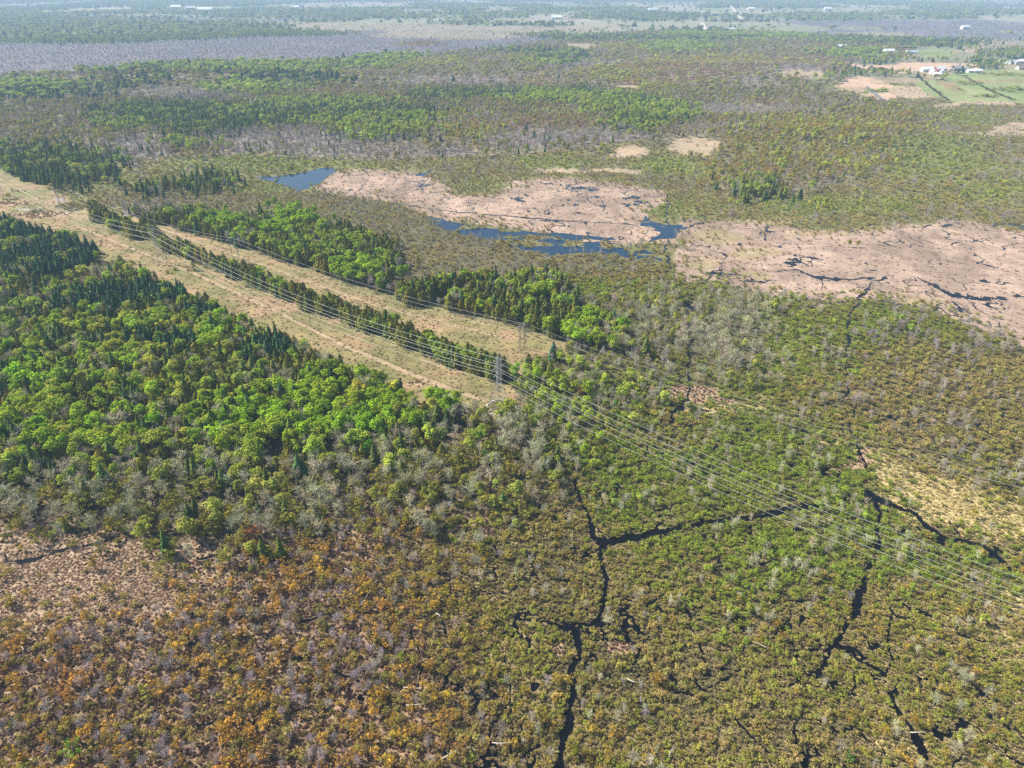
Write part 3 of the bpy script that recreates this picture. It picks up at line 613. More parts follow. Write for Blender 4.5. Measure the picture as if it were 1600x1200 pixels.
for d0, d1, s in ((78,300,1.65),(300,480,2.4),(480,680,3.1),(680,1300,4.3),(1300,2900,11.0),(2900,9500,30.0)):
    x, y = candidates(d0, d1, s, 57 if d1 < 310 else 52 if d1 < 700 else 47)
    z = soft_zones(x, y)
    if d1 < 700: keep = ~water_mask(x, y, 1.0)
    else: keep = ~water_mask(x, y) if d1 < 1400 else np.ones(len(x), bool)
    x, y, z = x[keep], y[keep], z[keep]
    sp = np.array([Z[k][3] for k in ZN])[z]
    ratio = s/sp
    # clumpiness
    cl = fbm(x/11, y/11, 101, 2)
    dens = np.minimum(1, ratio**2)*np.clip(.62 + .9*cl, 0, 1.25)
    dens[(z == Z['farmix'][0]) & (fbm(x/520, y/800, 51, 2) > .53)] *= .06
    ok = rng.rand(len(x)) < dens
    x, y, z, ratio = x[ok], y[ok], z[ok], np.clip(ratio[ok], 1, 3.0)
    patch = fbm(x/17, y/17, 111, 2); patch2 = fbm(x/38, y/38, 113, 2)
    for zi in np.unique(z):
        I = np.nonzero(z == zi)[0]; mix = Z[ZN[zi]][4]
        # species come in patches: skew the draw by smooth noise
        u = np.clip(.55*rng.rand(len(I)) + .45*np.clip((patch[I]-.5)*2.6+.5, 0, .999), 0, .999) if d1 < 1400 else rng.rand(len(I))
        # re-uniformise the draw
        order = np.argsort(np.argsort(u)); u = (order+.5)/max(1, len(I))
        if len(mix) > 2: u = (u + .5*(patch2[I]-.5)) % 1.0 if d1 < 1400 else u
        c = 0
        for kind, p, h0, h1, ta, tb in mix:
            J = I[(u >= c) & (u < c+p)]; c += p
            n = len(J)
            if n == 0: continue
            h = rng.uniform(h0, h1, n)*rng.uniform(.85,1.12,n)*(1+.12*(ratio[J]-1))
            wd = h*rng.uniform(.85,1.2,n)*ratio[J]*{'wil':1.25,'bar':1.15,'ced':1.3,'con':1.15,'map':1.2,'grn':1.1}[kind]
            t = np.clip(.5*rng.rand(n) + .5*np.clip((fbm(x[J]/23, y[J]/23, 121+len(kind), 2)-.5)*3+.5,0,1), 0, 1)[:,None]
            col = (np.array(ta)*(1-t)+np.array(tb)*t)*rng.uniform(.78,1.25,(n,1))*rng.uniform(.93,1.07,(n,3))
            gz = hgt(x[J], y[J]) - .05
            INST[kind].append(np.column_stack([x[J], y[J], gz, wd, wd*rng.uniform(.9,1.1,n), h, rng.rand(n)*6.283, rng.randint(0, SHAPES[kind][3], n), col, np.full(n, zi)]))
# sedge tussocks on the open and scrubby near ground
TC = {'clearing': ((.68,.49,.34),(.48,.34,.23),.85), 'straw': ((.62,.48,.23),(.46,.40,.16),1), 'orange': ((.50,.34,.23),(.36,.24,.16),.75), 'transit': ((.56,.42,.24),(.42,.3,.17),.85),
      'willow': ((.55,.44,.24),(.42,.37,.13),.75), 'willowg': ((.36,.37,.13),(.42,.34,.17),.45), 'bare': ((.5,.38,.25),(.42,.28,.18),.8), 'corridor': ((.40,.31,.17),(.33,.29,.13),.2), 'marsh': ((.5,.37,.27),(.34,.24,.17),.15), 'belt': ((.26,.21,.13),(.18,.17,.08),.35),
      'midshrub': ((.4,.35,.17),(.3,.28,.12),.45), 'midgrey2': ((.44,.36,.19),(.32,.27,.14),.6)}
for d0, d1, s in ((78,230,.8),(230,400,1.35),(400,720,2.2)):
    x, y = candidates(d0, d1, s, 55 if d1 < 240 else 50); z = soft_zones(x, y)
    k = ~water_mask(x, y); x, y, z = x[k], y[k], z[k]
    for nm, (ta, tb, pr) in TC.items():
        J = np.nonzero((z == Z[nm][0]) & (rng.rand(len(x)) < pr))[0]; n = len(J)
        if n == 0: continue
        h = rng.uniform(.3,.7,n)*(1 if s < 1 else 1.15)*(.4 if nm in ('corridor','marsh') else .55 if nm in ('clearing','straw') else 1); wd = rng.uniform(.45,.85,n)*(s/.85)**.75
        t = rng.rand(n,1); col = (np.array(ta)*(1-t)+np.array(tb)*t)*rng.uniform(.7,1.2,(n,1))
        INST['tuf'].append(np.column_stack([x[J], y[J], hgt(x[J], y[J])-.05, wd, wd, h, rng.rand(n)*6.283, rng.randint(0,4,n), col, np.full(n, Z[nm][0])]))
for k in INST: INST[k] = np.concatenate(INST[k])

# a few trees that stand out in the photograph, placed one by one
SPECIAL = [
 ('map','bright yellow green bushy tree standing alone in the orange scrub at the lower left corner', 117,1183,6.0,(.20,.36,.02)),
 ('map','orange leaved round tree among grey willows right of the black channel', 1022,1070,5.2,(.40,.24,.03)),
 ('map','rusty orange budding tree at the right edge of the pink clearing', 395,850,7.5,(.38,.15,.05)),
 ('map','golden yellow budding tree standing in the pink marshy clearing', 150,890,5.5,(.40,.27,.04)),
 ('map','yellow green tree beside the pale tussocks right of the channel bend', 930,1050,4.6,(.26,.28,.03)),
 ('grn','small vivid green tree in the belt of bare trees below the cedar edge', 578,715,8.5,(.10,.25,.02)),
 ('grn','vivid green leafy tree among olive scrub at the bottom right of the belt', 760,725,6.5,(.15,.30,.02)),
 ('grn','small bright green tree under the power lines on the willow fen', 962,637,4.2,(.13,.30,.03)),
 ('con','tall lone dark spruce at the tip of the left wood beside the grass corridor', 683,628,9.5,DK),
 ('con','dark narrow spruce poking above the bright poplars near the wood edge', 628,625,11.5,(.03,.06,.03)),
 ('con','dark spruce standing at the end of the cedar hedge behind the corridor', 712,450,12,(.03,.055,.03)),
 ('map','orange topped budding tree beside the green trees right of the strip end', 240,560,9,(.40,.27,.05)),
 ('grn','pale yellow leafy tree at the front of the wood behind the corridor', 353,368,11,(.32,.36,.05)),
 ('map','yellow green shrub beside the black ditch at the bottom edge', 898,1180,5.2,(.26,.26,.03)),
 ('map','orange yellow bush at the head of the small black pool in the lower right', 1422,1132,3.8,(.40,.26,.03)),
 ('map','lime green bush in the willow thicket at the bottom right', 1325,1190,3.2,(.16,.32,.04)),
 ('map','yellow tree beside the dark hollow left of the channel', 625,1040,5.0,(.30,.33,.03)),
 ('map','red brown leafed small tree in the bare belt right of the wood', 668,700,6,(.32,.10,.04)),
 ('grn','small yellow tree on the pale marsh, left of its twin', 1326,386,6,(.34,.32,.05)),
 ('grn','small yellow tree on the pale marsh, right of its twin', 1339,386,5,(.34,.30,.05)),
]
KN = dict(grn=('leafy_tree','tree','crown','trunk'), map=('budding_tree','tree','crown','trunk'), bar=('bare_tree','tree','twigs','trunk'), con=('spruce_tree','tree','crown','trunk'), ced=('cedar_tree','tree','crown','trunk'), wil=('willow_shrub','shrub','foliage','stems'))
def plant_object(kind, row, label, group=None, parts=True):
    nm, cat, cn, tn = KN[kind]
    cm, tm, jm = PLANTS[kind][int(row[7])]
    if parts:
        o = bpy.data.objects.new(nm, None); o.empty_display_size = .3
    else: o = bpy.data.objects.new(nm, jm)
    scene.collection.objects.link(o)
    o.location = row[0:3]; o.scale = row[3:6]; o.rotation_euler = (0, 0, row[6])
    o['label'] = label; o['category'] = cat
    if group: o['group'] = group
    tint = [float(c) for c in row[8:11]] 
    if parts:
        for pn, pm in ((cn, cm), (tn, tm)):
            c = bpy.data.objects.new(pn, pm); scene.collection.objects.link(c); c.parent = o; c['tint'] = tint
    else: o['tint'] = tint
    return o
for i, (kind, label, px, py, h, col) in enumerate(SPECIAL):
    x, y = G(px, py)
    near = np.hypot(INST[kind][:,0]-x, INST[kind][:,1]-y) < 2.5
    INST[kind] = INST[kind][~near]
    wdt = h*(1.15 if kind == 'map' else 1.0)
    plant_object(kind, [x, y, -.05, wdt, wdt, h, i*1.3, i % SHAPES[kind][3], *col, 0], label)

def shade_word(kind, c):
    r, g, b = c
    if kind in ('con','ced'): return 'olive green' if r > b*2.0 else 'dark green'
    if kind == 'bar': return 'grey'
    if r > g*1.25: return 'orange brown'
    if r > g*1.02: return 'olive brown'
    if g > r*1.5: return 'bright green'
    if kind == 'wil' and g < .15: return 'dull green'
    return 'olive green'
KW = dict(grn='leafy tree', map='budding tree', bar='leafless tree', con='pointed spruce', ced='rounded cedar', wil='low willow shrub')
def place_word(px, py, z):
    n = ZN[int(z)]
    if n in ('mixwood','bright','edge','sprucewood','cedarwood') and px < 760 and py > 340:
        if py < 445: return 'in the dark spruce wood at the left edge above the corridor'
        a = 'upper rows' if py < 530 else 'central rows' if py < 600 else 'lower rows' if py < 665 else 'lowest fringe'
        b = 'right tip' if px > 520 else 'right half' if px > 370 else 'middle' if px > 220 else 'left half' if px > 90 else 'left edge'
        return 'in the left wood, %s, %s' % (b, a)
    if n == 'strip': return 'in the tree strip between the corridors, ' + ('far end' if px < 300 else 'far half' if px < 430 else 'middle' if px < 560 else 'near half' if px < 690 else 'near end') if py > 300 and px < 800 and not (px > 610 and py < 485) else 'in the hedge line behind the corridor'
    if n in ('backwood',) or (n == 'bright' and py < 570): return 'in the wood behind the corridor, ' + ('left' if px < 400 else 'middle' if px < 640 else 'right')
    if n == 'lush': return 'in the green scrub below the lattice pylon'
    if n == 'belt': return 'in the bare tree belt, ' + ('left end' if px < 150 else 'left part' if px < 300 else 'middle' if px < 450 else 'right part' if px < 620 else 'right end') + (', rear rows' if py < 760 else ', front rows')
    if n == 'clearing': return 'in the pink tussock clearing at the left'
    if n in ('orange','transit'):
        a = 'along the bottom edge' if py > 1110 else 'in its lower half' if py > 1000 else 'in its upper half'
        b = 'left' if px < 250 else 'middle' if px < 500 else 'right'
        return 'of the orange scrub, %s part, %s' % (b, a)
    if n == 'straw': return 'on the straw coloured field at the right'
    if py > 560:
        a = 'bottom edge' if py > 1110 else 'lower' if py > 1000 else 'middle' if py > 860 else 'upper'
        b = 'left of the central black channel' if px < 880 else 'just right of the central black channel' if px < 1080 else 'between the two black channels' if px < 1330 else 'right of the right hand channel'
        return 'on the fen %s, %s' % (b, a) if len(b.split()) < 7 else 'on the fen ' + b
    return 'on the far fen scrub'
MAXN = dict(grn=300, map=300, bar=300, con=300, ced=300, wil=300)
STUFF = dict(grn=('leafy_woodland','spring green broadleaf woodland'), map=('budding_woodland','olive and rust coloured budding thicket and far maple woods'), bar=('bare_woodland','grey leafless woodland and far purple woods'),
             con=('spruce_forest','dark spruce forest'), ced=('cedar_forest','olive dark cedar forest'), wil=('willow_thicket','grey green willow and alder thicket covering the fen'), tuf=('sedge','pale dry sedge tussocks over the wet ground'))
def scatter_object(kind, A):
    name, label = STUFF[kind]
    me = bpy.data.meshes.new(name); n = len(A)
    me.vertices.add(n); me.vertices.foreach_set('co', A[:, :3].astype(np.float32).ravel())
    a = me.attributes.new('scl', 'FLOAT_VECTOR', 'POINT'); a.data.foreach_set('vector', A[:, 3:6].astype(np.float32).ravel())
    rot = np.zeros((n,3), np.float32); rot[:,2] = A[:,6]
    a = me.attributes.new('rot', 'FLOAT_VECTOR', 'POINT'); a.data.foreach_set('vector', rot.ravel())
    a = me.attributes.new('idx', 'INT', 'POINT'); a.data.foreach_set('value', A[:,7].astype(np.int32))
    a = me.attributes.new('tint', 'FLOAT_COLOR', 'POINT'); a.data.foreach_set('color', np.column_stack([A[:,8:11], np.ones(n)]).astype(np.float32).ravel())
    o = link(name, me, kind='stuff', label=label, category='sedge' if kind == 'tuf' else 'thicket' if kind == 'wil' else 'woodland')
    g = bpy.data.node_groups.new(name, 'GeometryNodeTree')
    g.interface.new_socket('Geometry', in_out='INPUT', socket_type='NodeSocketGeometry'); g.interface.new_socket('Geometry', in_out='OUTPUT', socket_type='NodeSocketGeometry')
    N = g.nodes.new; L = g.links.new
    gi = N('NodeGroupInput'); go = N('NodeGroupOutput'); ip = N('GeometryNodeInstanceOnPoints'); ci = N('GeometryNodeCollectionInfo')
    ci.inputs['Collection'].default_value = COLL[kind]; ci.inputs['Separate Children'].default_value = True; ci.inputs['Reset Children'].default_value = True
    def na(nm, ty):
        q = N('GeometryNodeInputNamedAttribute'); q.data_type = ty; q.inputs['Name'].default_value = nm; return q.outputs['Attribute']
    L(gi.outputs[0], ip.inputs['Points']); L(ci.outputs[0], ip.inputs['Instance']); ip.inputs['Pick Instance'].default_value = True
    L(na('idx','INT'), ip.inputs['Instance Index']); L(na('rot','FLOAT_VECTOR'), ip.inputs['Rotation']); L(na('scl','FLOAT_VECTOR'), ip.inputs['Scale'])
    L(ip.outputs[0], go.inputs[0])
    md = o.modifiers.new('scatter', 'NODES'); md.node_group = g
    return o
for kind, A in INST.items():
    if kind in MAXN:
        px, py = proj(A[:,0], A[:,1], A[:,2]); dep = A[:,1]*CP + H*SP
        size = A[:,5]*A[:,3]/dep**2; size[(px < 6) | (px > 1594) | (py > 1205)] = 0
        SZ = {kind: np.median(A[:,5][size > np.sort(size)[-300]])}; WR = {kind: np.median(A[:,3]/A[:,5])}
        order = np.argsort(-size); order = order[:MAXN[kind]]
        for i in order:
            r = A[i]; sz = r[5]/SZ[kind]; szw = 'tall ' if sz > 1.12 else 'small ' if sz < .88 else ''
            wdw = 'broad ' if r[3]/r[5] > WR[kind]*1.1 else 'slim ' if r[3]/r[5] < WR[kind]*.9 else ''
            wdw = '' if len(place_word(px[i], py[i], r[11]).split()) > 11 else wdw
            lab = '%s%s%s %s %s' % (szw, wdw, shade_word(kind, r[8:11]), KW[kind], place_word(px[i], py[i], r[11]))
            if len(lab.split()) > 16: lab = lab.replace(szw, '', 1) if szw else lab
            if len(lab.split()) > 16: lab = lab.replace(wdw, '', 1) if wdw else lab
            plant_object(kind, r, lab, lab.replace(KW[kind], KW[kind]+'s'), parts=kind != 'wil')
        A = np.delete(A, order, 0)
    scatter_object(kind, A)
print('INSTANCES', {k: len(v) for k, v in INST.items()})

# ------------------------------------------------------------------ power lines
STEEL = plain('galvanised_steel', (.27,.28,.29), .5, .3); CABLE = plain('aluminium_cable', (.5,.52,.48), .5, .2); GLASS = plain('insulator_glass', (.25,.22,.2), .4)
def beams(name, segs, r, mat, parent):
    g = Geo()
    for p, q in segs: g.stick(p, q, r, r, n=4)
    v = np.concatenate(g.v); return link(name, mesh(name, v, g.f, [mat]), parent)
def pylon(x, y, h, ang, label):
    t = bpy.data.objects.new('lattice_pylon', None); scene.collection.objects.link(t); t.location = (x, y, 0); t.rotation_euler = (0,0,ang)
    t['label'] = label; t['category'] = 'pylon'; t['group'] = 'lattice pylons of the front power line'
    b = 3.6; c = .85; hw = h*.48
    def half(z): return b + (c-b)*min(1, z/hw)
    for sx, sy in ((1,1),(1,-1),(-1,1),(-1,-1)):
        beams('leg', [((sx*b,sy*b,-.1),(sx*c,sy*c,hw)),((sx*c,sy*c,hw),(sx*c*.8,sy*c*.8,h*.93)),((sx*c*.8,sy*c*.8,h*.93),(0,0,h))], .09, STEEL, t)
    lv = [0,.13,.25,.35,.43,.48,.53,.58,.63,.68,.73,.78,.83,.88,.93]; br = []
    for a0, a1 in zip(lv[:-1], lv[1:]):
        z0, z1 = a0*h, a1*h; w0, w1 = half(z0), half(z1)
        cs0 = [(w0,w0),(w0,-w0),(-w0,-w0),(-w0,w0)]; cs1 = [(w1,w1),(w1,-w1),(-w1,-w1),(-w1,w1)]
        for k in range(4):
            k2 = (k+1) % 4
            br += [((*cs0[k],z0),(*cs1[k2],z1)),((*cs0[k2],z0),(*cs1[k],z1)),((*cs1[k],z1),(*cs1[k2],z1))]
    beams('bracing', br, .045, STEEL, t)
    pts = []
    for zf, L in ((.90,3.4),(.76,4.3),(.62,3.6)):
        z = zf*h; sg = []
        for s in (1,-1):
            e = (0, s*L, z+.1)
            for q in (-1,1): sg += [((q*c*.85, s*c*.85, z),e),((q*c*.85, s*c*.85, z+1.1),e)]
            sg += [((-c*.4,s*L*.55,z+.05),(c*.4,s*L*.55,z+.05)),((0,s*L*.55,z+.6),(-c*.4,s*L*.55,z+.05)),((0,s*L*.55,z+.6),(c*.4,s*L*.55,z+.05))]
        beams('crossarm', sg, .06, STEEL, t)
        for s in (1,-1):
            g = Geo(); 
            for k in range(6): g.stick((0,s*L,z-.25*k), (0,s*L,z-.25*k-.2), .13, .07, n=6)
            link('insulator', mesh('insulator', np.concatenate(g.v), g.f, [GLASS]), t)
            pts.append((s*L, z-1.5))
    ca, sa = math.cos(ang), math.sin(ang)
    return [(x - sa*o, y + ca*o, z) for o, z in pts] + [(x, y, h)]
def hframe(x, y, h, ang, label):
    t = bpy.data.objects.new('low_pylon', None); scene.collection.objects.link(t); t.location = (x, y, 0); t.rotation_euler = (0,0,ang)
    t['label'] = label; t['category'] = 'pylon'; t['group'] = 'slender low pylons of the rear power line'
    for s in (-1,1):
        sg = []
        for q in (-1,1): sg += [((q*.5,s*2.4-.4,-.1),(q*.15,s*2.0,h)),((q*.5,s*2.4+.4,-.1),(q*.15,s*2.0,h))]
        for k in range(7):
            z0 = k*h/7; sg += [((-.5+.05*k,s*2.35,z0),(.5-.05*k,s*2.3,z0+h/7))]
        beams('post', sg, .06, STEEL, t)
    z = h*.9
    beams('crossarm', [((0,-5,z),(0,5,z)),((0,-5,z),(0,-2,z+1.2)),((0,5,z),(0,2,z+1.2)),((0,-2,z+1.2),(0,2,z+1.2)),((0,-2.2,z*.5),(0,2,z)),((0,2.2,z*.5),(0,-2,z))], .09, STEEL, t)
    out = []
    for o in (-4.6,0,4.6):
        g = Geo()
        for k in range(5): g.stick((0,o,z-.22*k),(0,o,z-.22*k-.17),.12,.06,n=6)
        link('insulator', mesh('insulator', np.concatenate(g.v), g.f, [GLASS]), t); out.append((o, z-1.1))
    ca, sa = math.cos(ang), math.sin(ang)
    return [(x - sa*o, y + ca*o, zz_) for o, zz_ in out]
def cable(name, p, q, sag, r, label, group):
    g = []; n = 48; p = np.array(p); q = np.array(q)
    pts = [p + (q-p)*t - np.array([0,0,4*sag*t*(1-t)]) for t in np.linspace(0,1,n+1)]
    d = (q-p); d[2] = 0; d /= np.linalg.norm(d); s = np.array([-d[1], d[0], 0]); k = 5
    vs = []; fs = []
    for i, c in enumerate(pts):
        for j in range(k): vs.append(c + (s*math.cos(j*2*math.pi/k) + np.array([0,0,1])*math.sin(j*2*math.pi/k))*r)
    for i in range(n):
        for j in range(k): fs.append((i*k+j, i*k+(j+1)%k, (i+1)*k+(j+1)%k, (i+1)*k+j))
    link(name, mesh(name, vs, fs, [CABLE], smooth=True), None, label=label, category='power cable', group=group)
T1 = np.array(G(780,634)); T2 = np.array(G(252,411)); dv = T1-T2; L0 = np.linalg.norm(dv); print('front spacing', T1, T2, L0)
DA = math.atan2(dv[1], dv[0])
T0 = T1 + dv*1.0; T3 = T2 - dv*.95; T4 = T3 - dv
HT = 25.5
rows = []
for pos, lab in ((T0,None),(T1,'tall grey lattice pylon standing on the bare ground ring at the corridor end'),(T2,'lattice pylon beside the tree strip in the upper left of the mown corridor'),(T3,'small far lattice pylon at the left picture edge'),(T4,'farthest lattice pylon of the front line, beyond the left edge')):
    if lab is None: lab = 'lattice pylon of the front line nearest the viewer, past the right edge'
    rows.append(pylon(pos[0], pos[1], HT, DA, lab))
WN = ['upper rear cable','upper front cable','middle rear cable','middle front cable','lower rear cable','lower front cable','thin top earth wire']
for i, span in enumerate(('right of the tall pylon','between the two nearer pylons','in the far upper left span','in the farthest left span')):
    for k in range(6):
        cable('power_cable', rows[i][k], rows[i+1][k], 9.0 if i == 0 else 8.0, .05, '%s of the front line %s' % (WN[k], span), 'front line cables ' + span)
S1 = np.array(G(816,548)); S2 = np.array(G(369,406)); ds = S1-S2; print('rear spacing', S1, S2, np.linalg.norm(ds))
SA = math.atan2(ds[1], ds[0]); S0 = S1 + ds; S3 = S2 - ds
rr_ = [hframe(p[0], p[1], 15.5, SA, l) for p, l in ((S0,'low slender pylon of the rear line past the right edge'),(S1,'low slender pylon at the end of the rear mown corridor'),(S2,'low slender pylon half way along the rear mown corridor'),(S3,'far low pylon of the rear line at the left'))]
for i, span in enumerate(('over the fen to the right','along the rear corridor','in the far span at the upper left')):
    for k, nm in enumerate(('rear','middle','front')):
        cable('power_cable', rr_[i][2-k], rr_[i+1][2-k], 5.0, .04, '%s wire of the rear power line %s' % (nm, span), 'rear line wires ' + span)
# pale ring of rubble round the pylon foot
v = []; f = []
for i in range(64):
    a = i*2*math.pi/64
    for j, (r_, z_) in enumerate(((5.6,0),(5.9,.22),(6.3,.25),(6.8,0))):
        q = r_ + .35*vnoise(np.array([i*.7]), np.array([j*3.1]), 9)[0]; v.append((T1[0]+1+math.cos(a)*q, T1[1]-1+math.sin(a)*q, z_*(.6+.8*rs.rand())-.06))
for i in range(64):
    for j in range(3): a0 = i*4+j; a1 = ((i+1)%64)*4+j; f.append((a0,a1,a1+1,a0+1))
link('gravel_ring', mesh('gravel_ring', v, f, [plain('pale_rubble', (.42,.38,.33), .9, noise=.4, scale=1.5)]), kind='structure')

# ------------------------------------------------------------------ dead wood
WOOD = plain('bleached_wood', (.55,.48,.40), .8, noise=.2, scale=3)
LOGS = [  # photo coordinates of both ends on the ground, or base and top for standing poles
 ('p',28,893,28,858,'white standing dead pole in the small stream at the left edge'),('l',55,854,80,867,'pale fallen log by the stream in the pink clearing'),('p',110,858,103,838,'broken white snag at the bend of the small stream'),
 ('l',565,950,590,915,'long pale fallen trunk lying diagonally in the orange scrub'),('p',680,1005,680,962,'thin white leaning pole in the brown scrub left of the channel'),('l',682,962,688,972,'short broken top beside the thin white pole'),
 ('l',533,890,550,902,'pale log in the scrub above the long trunk'),('l',102,1003,112,1012,'bleached log in the grey hollow at the left'),('l',72,1035,86,1046,'pale log sloping through the orange trees at far left'),
 ('l',35,1014,43,1024,'short white log at the left edge of the orange scrub'),('l',252,868,262,884,'thin pale log under the shrubs right of the clearing'),('l',690,1190,715,1182,'two toned fallen trunk near the bottom middle left'),
 ('l',45,1190,62,1200,'fallen pale log at the bottom left corner'),('l',635,1107,665,1108,'grey trunk lying level in the brown scrub'),('l',540,1196,565,1198,'pale trunk on the bottom edge'),
 ('p',1003,1040,1004,1028,'small bluish white snag right of the channel'),('l',980,1065,992,1075,'short white log below the bluish snag'),('l',1420,1148,1440,1154,'white log across the small black pool at lower right'),
 ('p',1045,1185,1048,1158,'slim grey pole at the bottom right of centre'),('l',1178,1008,1195,1020,'grey log on the fen between the channels'),('l',630,1078,660,1085,'fallen grey trunk in the middle scrub'),
 ('p',480,838,478,795,'dark grey snag in the right half of the bare belt'),('p',600,762,602,700,'tall grey dead pole in the bare belt'),('p',732,690,732,640,'tall thin dead pole right of the wood tip'),
 ('p',895,845,893,825,'short white snag left of the upper channel'),('p',660,735,660,712,'pale dead pole beside the red brown tree'),('l',75,915,92,912,'flat pale log on the pink tussocks'),
 ('l',455,770,480,764,'fallen pale trunk among the bare trees'),('p',320,820,318,790,'grey snag above the pink clearing'),('l',770,1165,800,1170,'pale log near the bottom, left of the channel'),
 ('p',1025,690,1024,672,'grey dead pole under the cables'),('p',1090,660,1091,640,'pale dead pole near the black pool under the rear line'),('p',160,700,160,672,'white dead trunk in the left wood'),('p',180,660,181,632,'whitish dead birch in the left wood'),
]
for i, (ty, x1, y1, x2, y2, lab) in enumerate(LOGS):
    a = np.array(G(x1, y1))
    g = Geo()
    if ty == 'l':
        b = np.array(G(x2, y2)); p = np.array([a[0],a[1],1.2]); q = np.array([b[0],b[1],2.4])
    else:
        dep = a[1]*CP + H*SP; hh = (y1-y2)*dep/F/CP; p = np.array([a[0],a[1],-.1]); q = p + [(x2-x1)*dep/F, .3, hh]
    n = 5; pts = [p+(q-p)*t+np.array([.12*math.sin(i+3*t), .1*math.cos(2*i+4*t), .08*math.sin(5*t+i)]) for t in np.linspace(0,1,n)]
    for k in range(n-1): g.stick(pts[k], pts[k+1], .17*(1-.17*k), .17*(1-.17*(k+1)), n=6)
    for k in range(1,4):
        dd = rs.normal(size=3)*.7; g.stick(pts[k], pts[k]+dd, .05, .02)
    link('fallen_log' if ty == 'l' else 'dead_trunk', mesh('log', np.concatenate(g.v), g.f, [WOOD]), None, label=lab, category='log' if ty == 'l' else 'dead tree')

# ------------------------------------------------------------------ roads and tracks
def ribbon(name, pts, w_, mat, z=.02):
    P_ = [np.array(G(a,b)) for a,b in pts]; v = []; f = []
    fine_ = []
    for p, q in zip(P_[:-1], P_[1:]):
        for t in np.linspace(0,1,8,endpoint=False): fine_.append(p+(q-p)*t)
    fine_.append(P_[-1])
    for i, p in enumerate(fine_):
        d = fine_[min(i+1,len(fine_)-1)] - fine_[max(i-1,0)]; d /= np.linalg.norm(d); s = np.array([-d[1],d[0]])
        for k in (-1,1):
            e = p + s*k*w_*(.45+.1*rs.rand()); v.append((e[0], e[1], float(hgt(np.array([e[0]]),np.array([e[1]]))[0])+z))
    for i in range(len(fine_)-1): f.append((2*i,2*i+1,2*i+3,2*i+2))
    return link(name, mesh(name, v, f, [mat]), kind='structure')
TRACK = plain('bare_track', (.40,.29,.19), .95, noise=.3, scale=.3); GRAV = plain('pale_gravel', (.52,.47,.42), .9, noise=.15, scale=.1); ASPH = plain('grey_asphalt', (.17,.17,.18), .9, noise=.15, scale=.1)
ribbon('gravel_road', [(1097,36),(1100,42),(1103,49)], 15, GRAV, 1.0)
ribbon('gravel_road', [(1139,8),(1146,15),(1152,22),(1158,31)], 18, GRAV, 1.5)
ribbon('farm_lane', [(1354,136),(1366,146),(1388,163)], 7, ASPH, .4)
ribbon('farm_lane', [(1304,131),(1335,131),(1358,134)], 4, GRAV, .4)
ribbon('gravel_road', [(1275,71),(1330,74),(1400,80),(1436,83)], 4, GRAV, .4)
for off in (0, 3):
    ribbon('wheel_track', [(118,352+off*.3),(200,385+off*.5),(300,425+off*.6),(420,480+off*.7),(540,540+off*.8),(640,582+off),(720,612+off),(765,626+off)], .9, TRACK, .0)
    ribbon('wheel_track', [(140,322+off*.3),(240,352+off*.5),(330,385+off*.6),(450,427+off*.7),(570,470+off*.8),(700,505+off),(800,528+off)], .8, TRACK, .0)
ribbon('gravel_road', [(1530,92),(1600,99)], 6, GRAV, .4)
ribbon('gravel_road', [(830,27),(920,29),(985,34)], 12, GRAV, 2.0)
# ------------------------------------------------------------------ farm buildings
WALLS = [plain('white_siding', (.75,.75,.74), .7), plain('grey_siding', (.45,.46,.48), .7), plain('cream_siding', (.62,.58,.5), .7), plain('red_siding', (.36,.12,.09), .7)]
ROOFS = [plain('white_metal_roof', (.78,.79,.8), .5), plain('grey_roof', (.35,.36,.38), .6), plain('blue_grey_roof', (.42,.48,.56), .5), plain('brown_roof', (.28,.2,.17), .7)]
DARK = plain('dark_window', (.03,.035,.045), .2); DOORM = plain('barn_door', (.30,.22,.18), .7)
def box(x0,x1,y0,y1,z0,z1):
    v = [(x0,y0,z0),(x1,y0,z0),(x1,y1,z0),(x0,y1,z0),(x0,y0,z1),(x1,y0,z1),(x1,y1,z1),(x0,y1,z1)]
    return v, [(0,3,2,1),(4,5,6,7),(0,1,5,4),(1,2,6,5),(2,3,7,6),(3,0,4,7)]
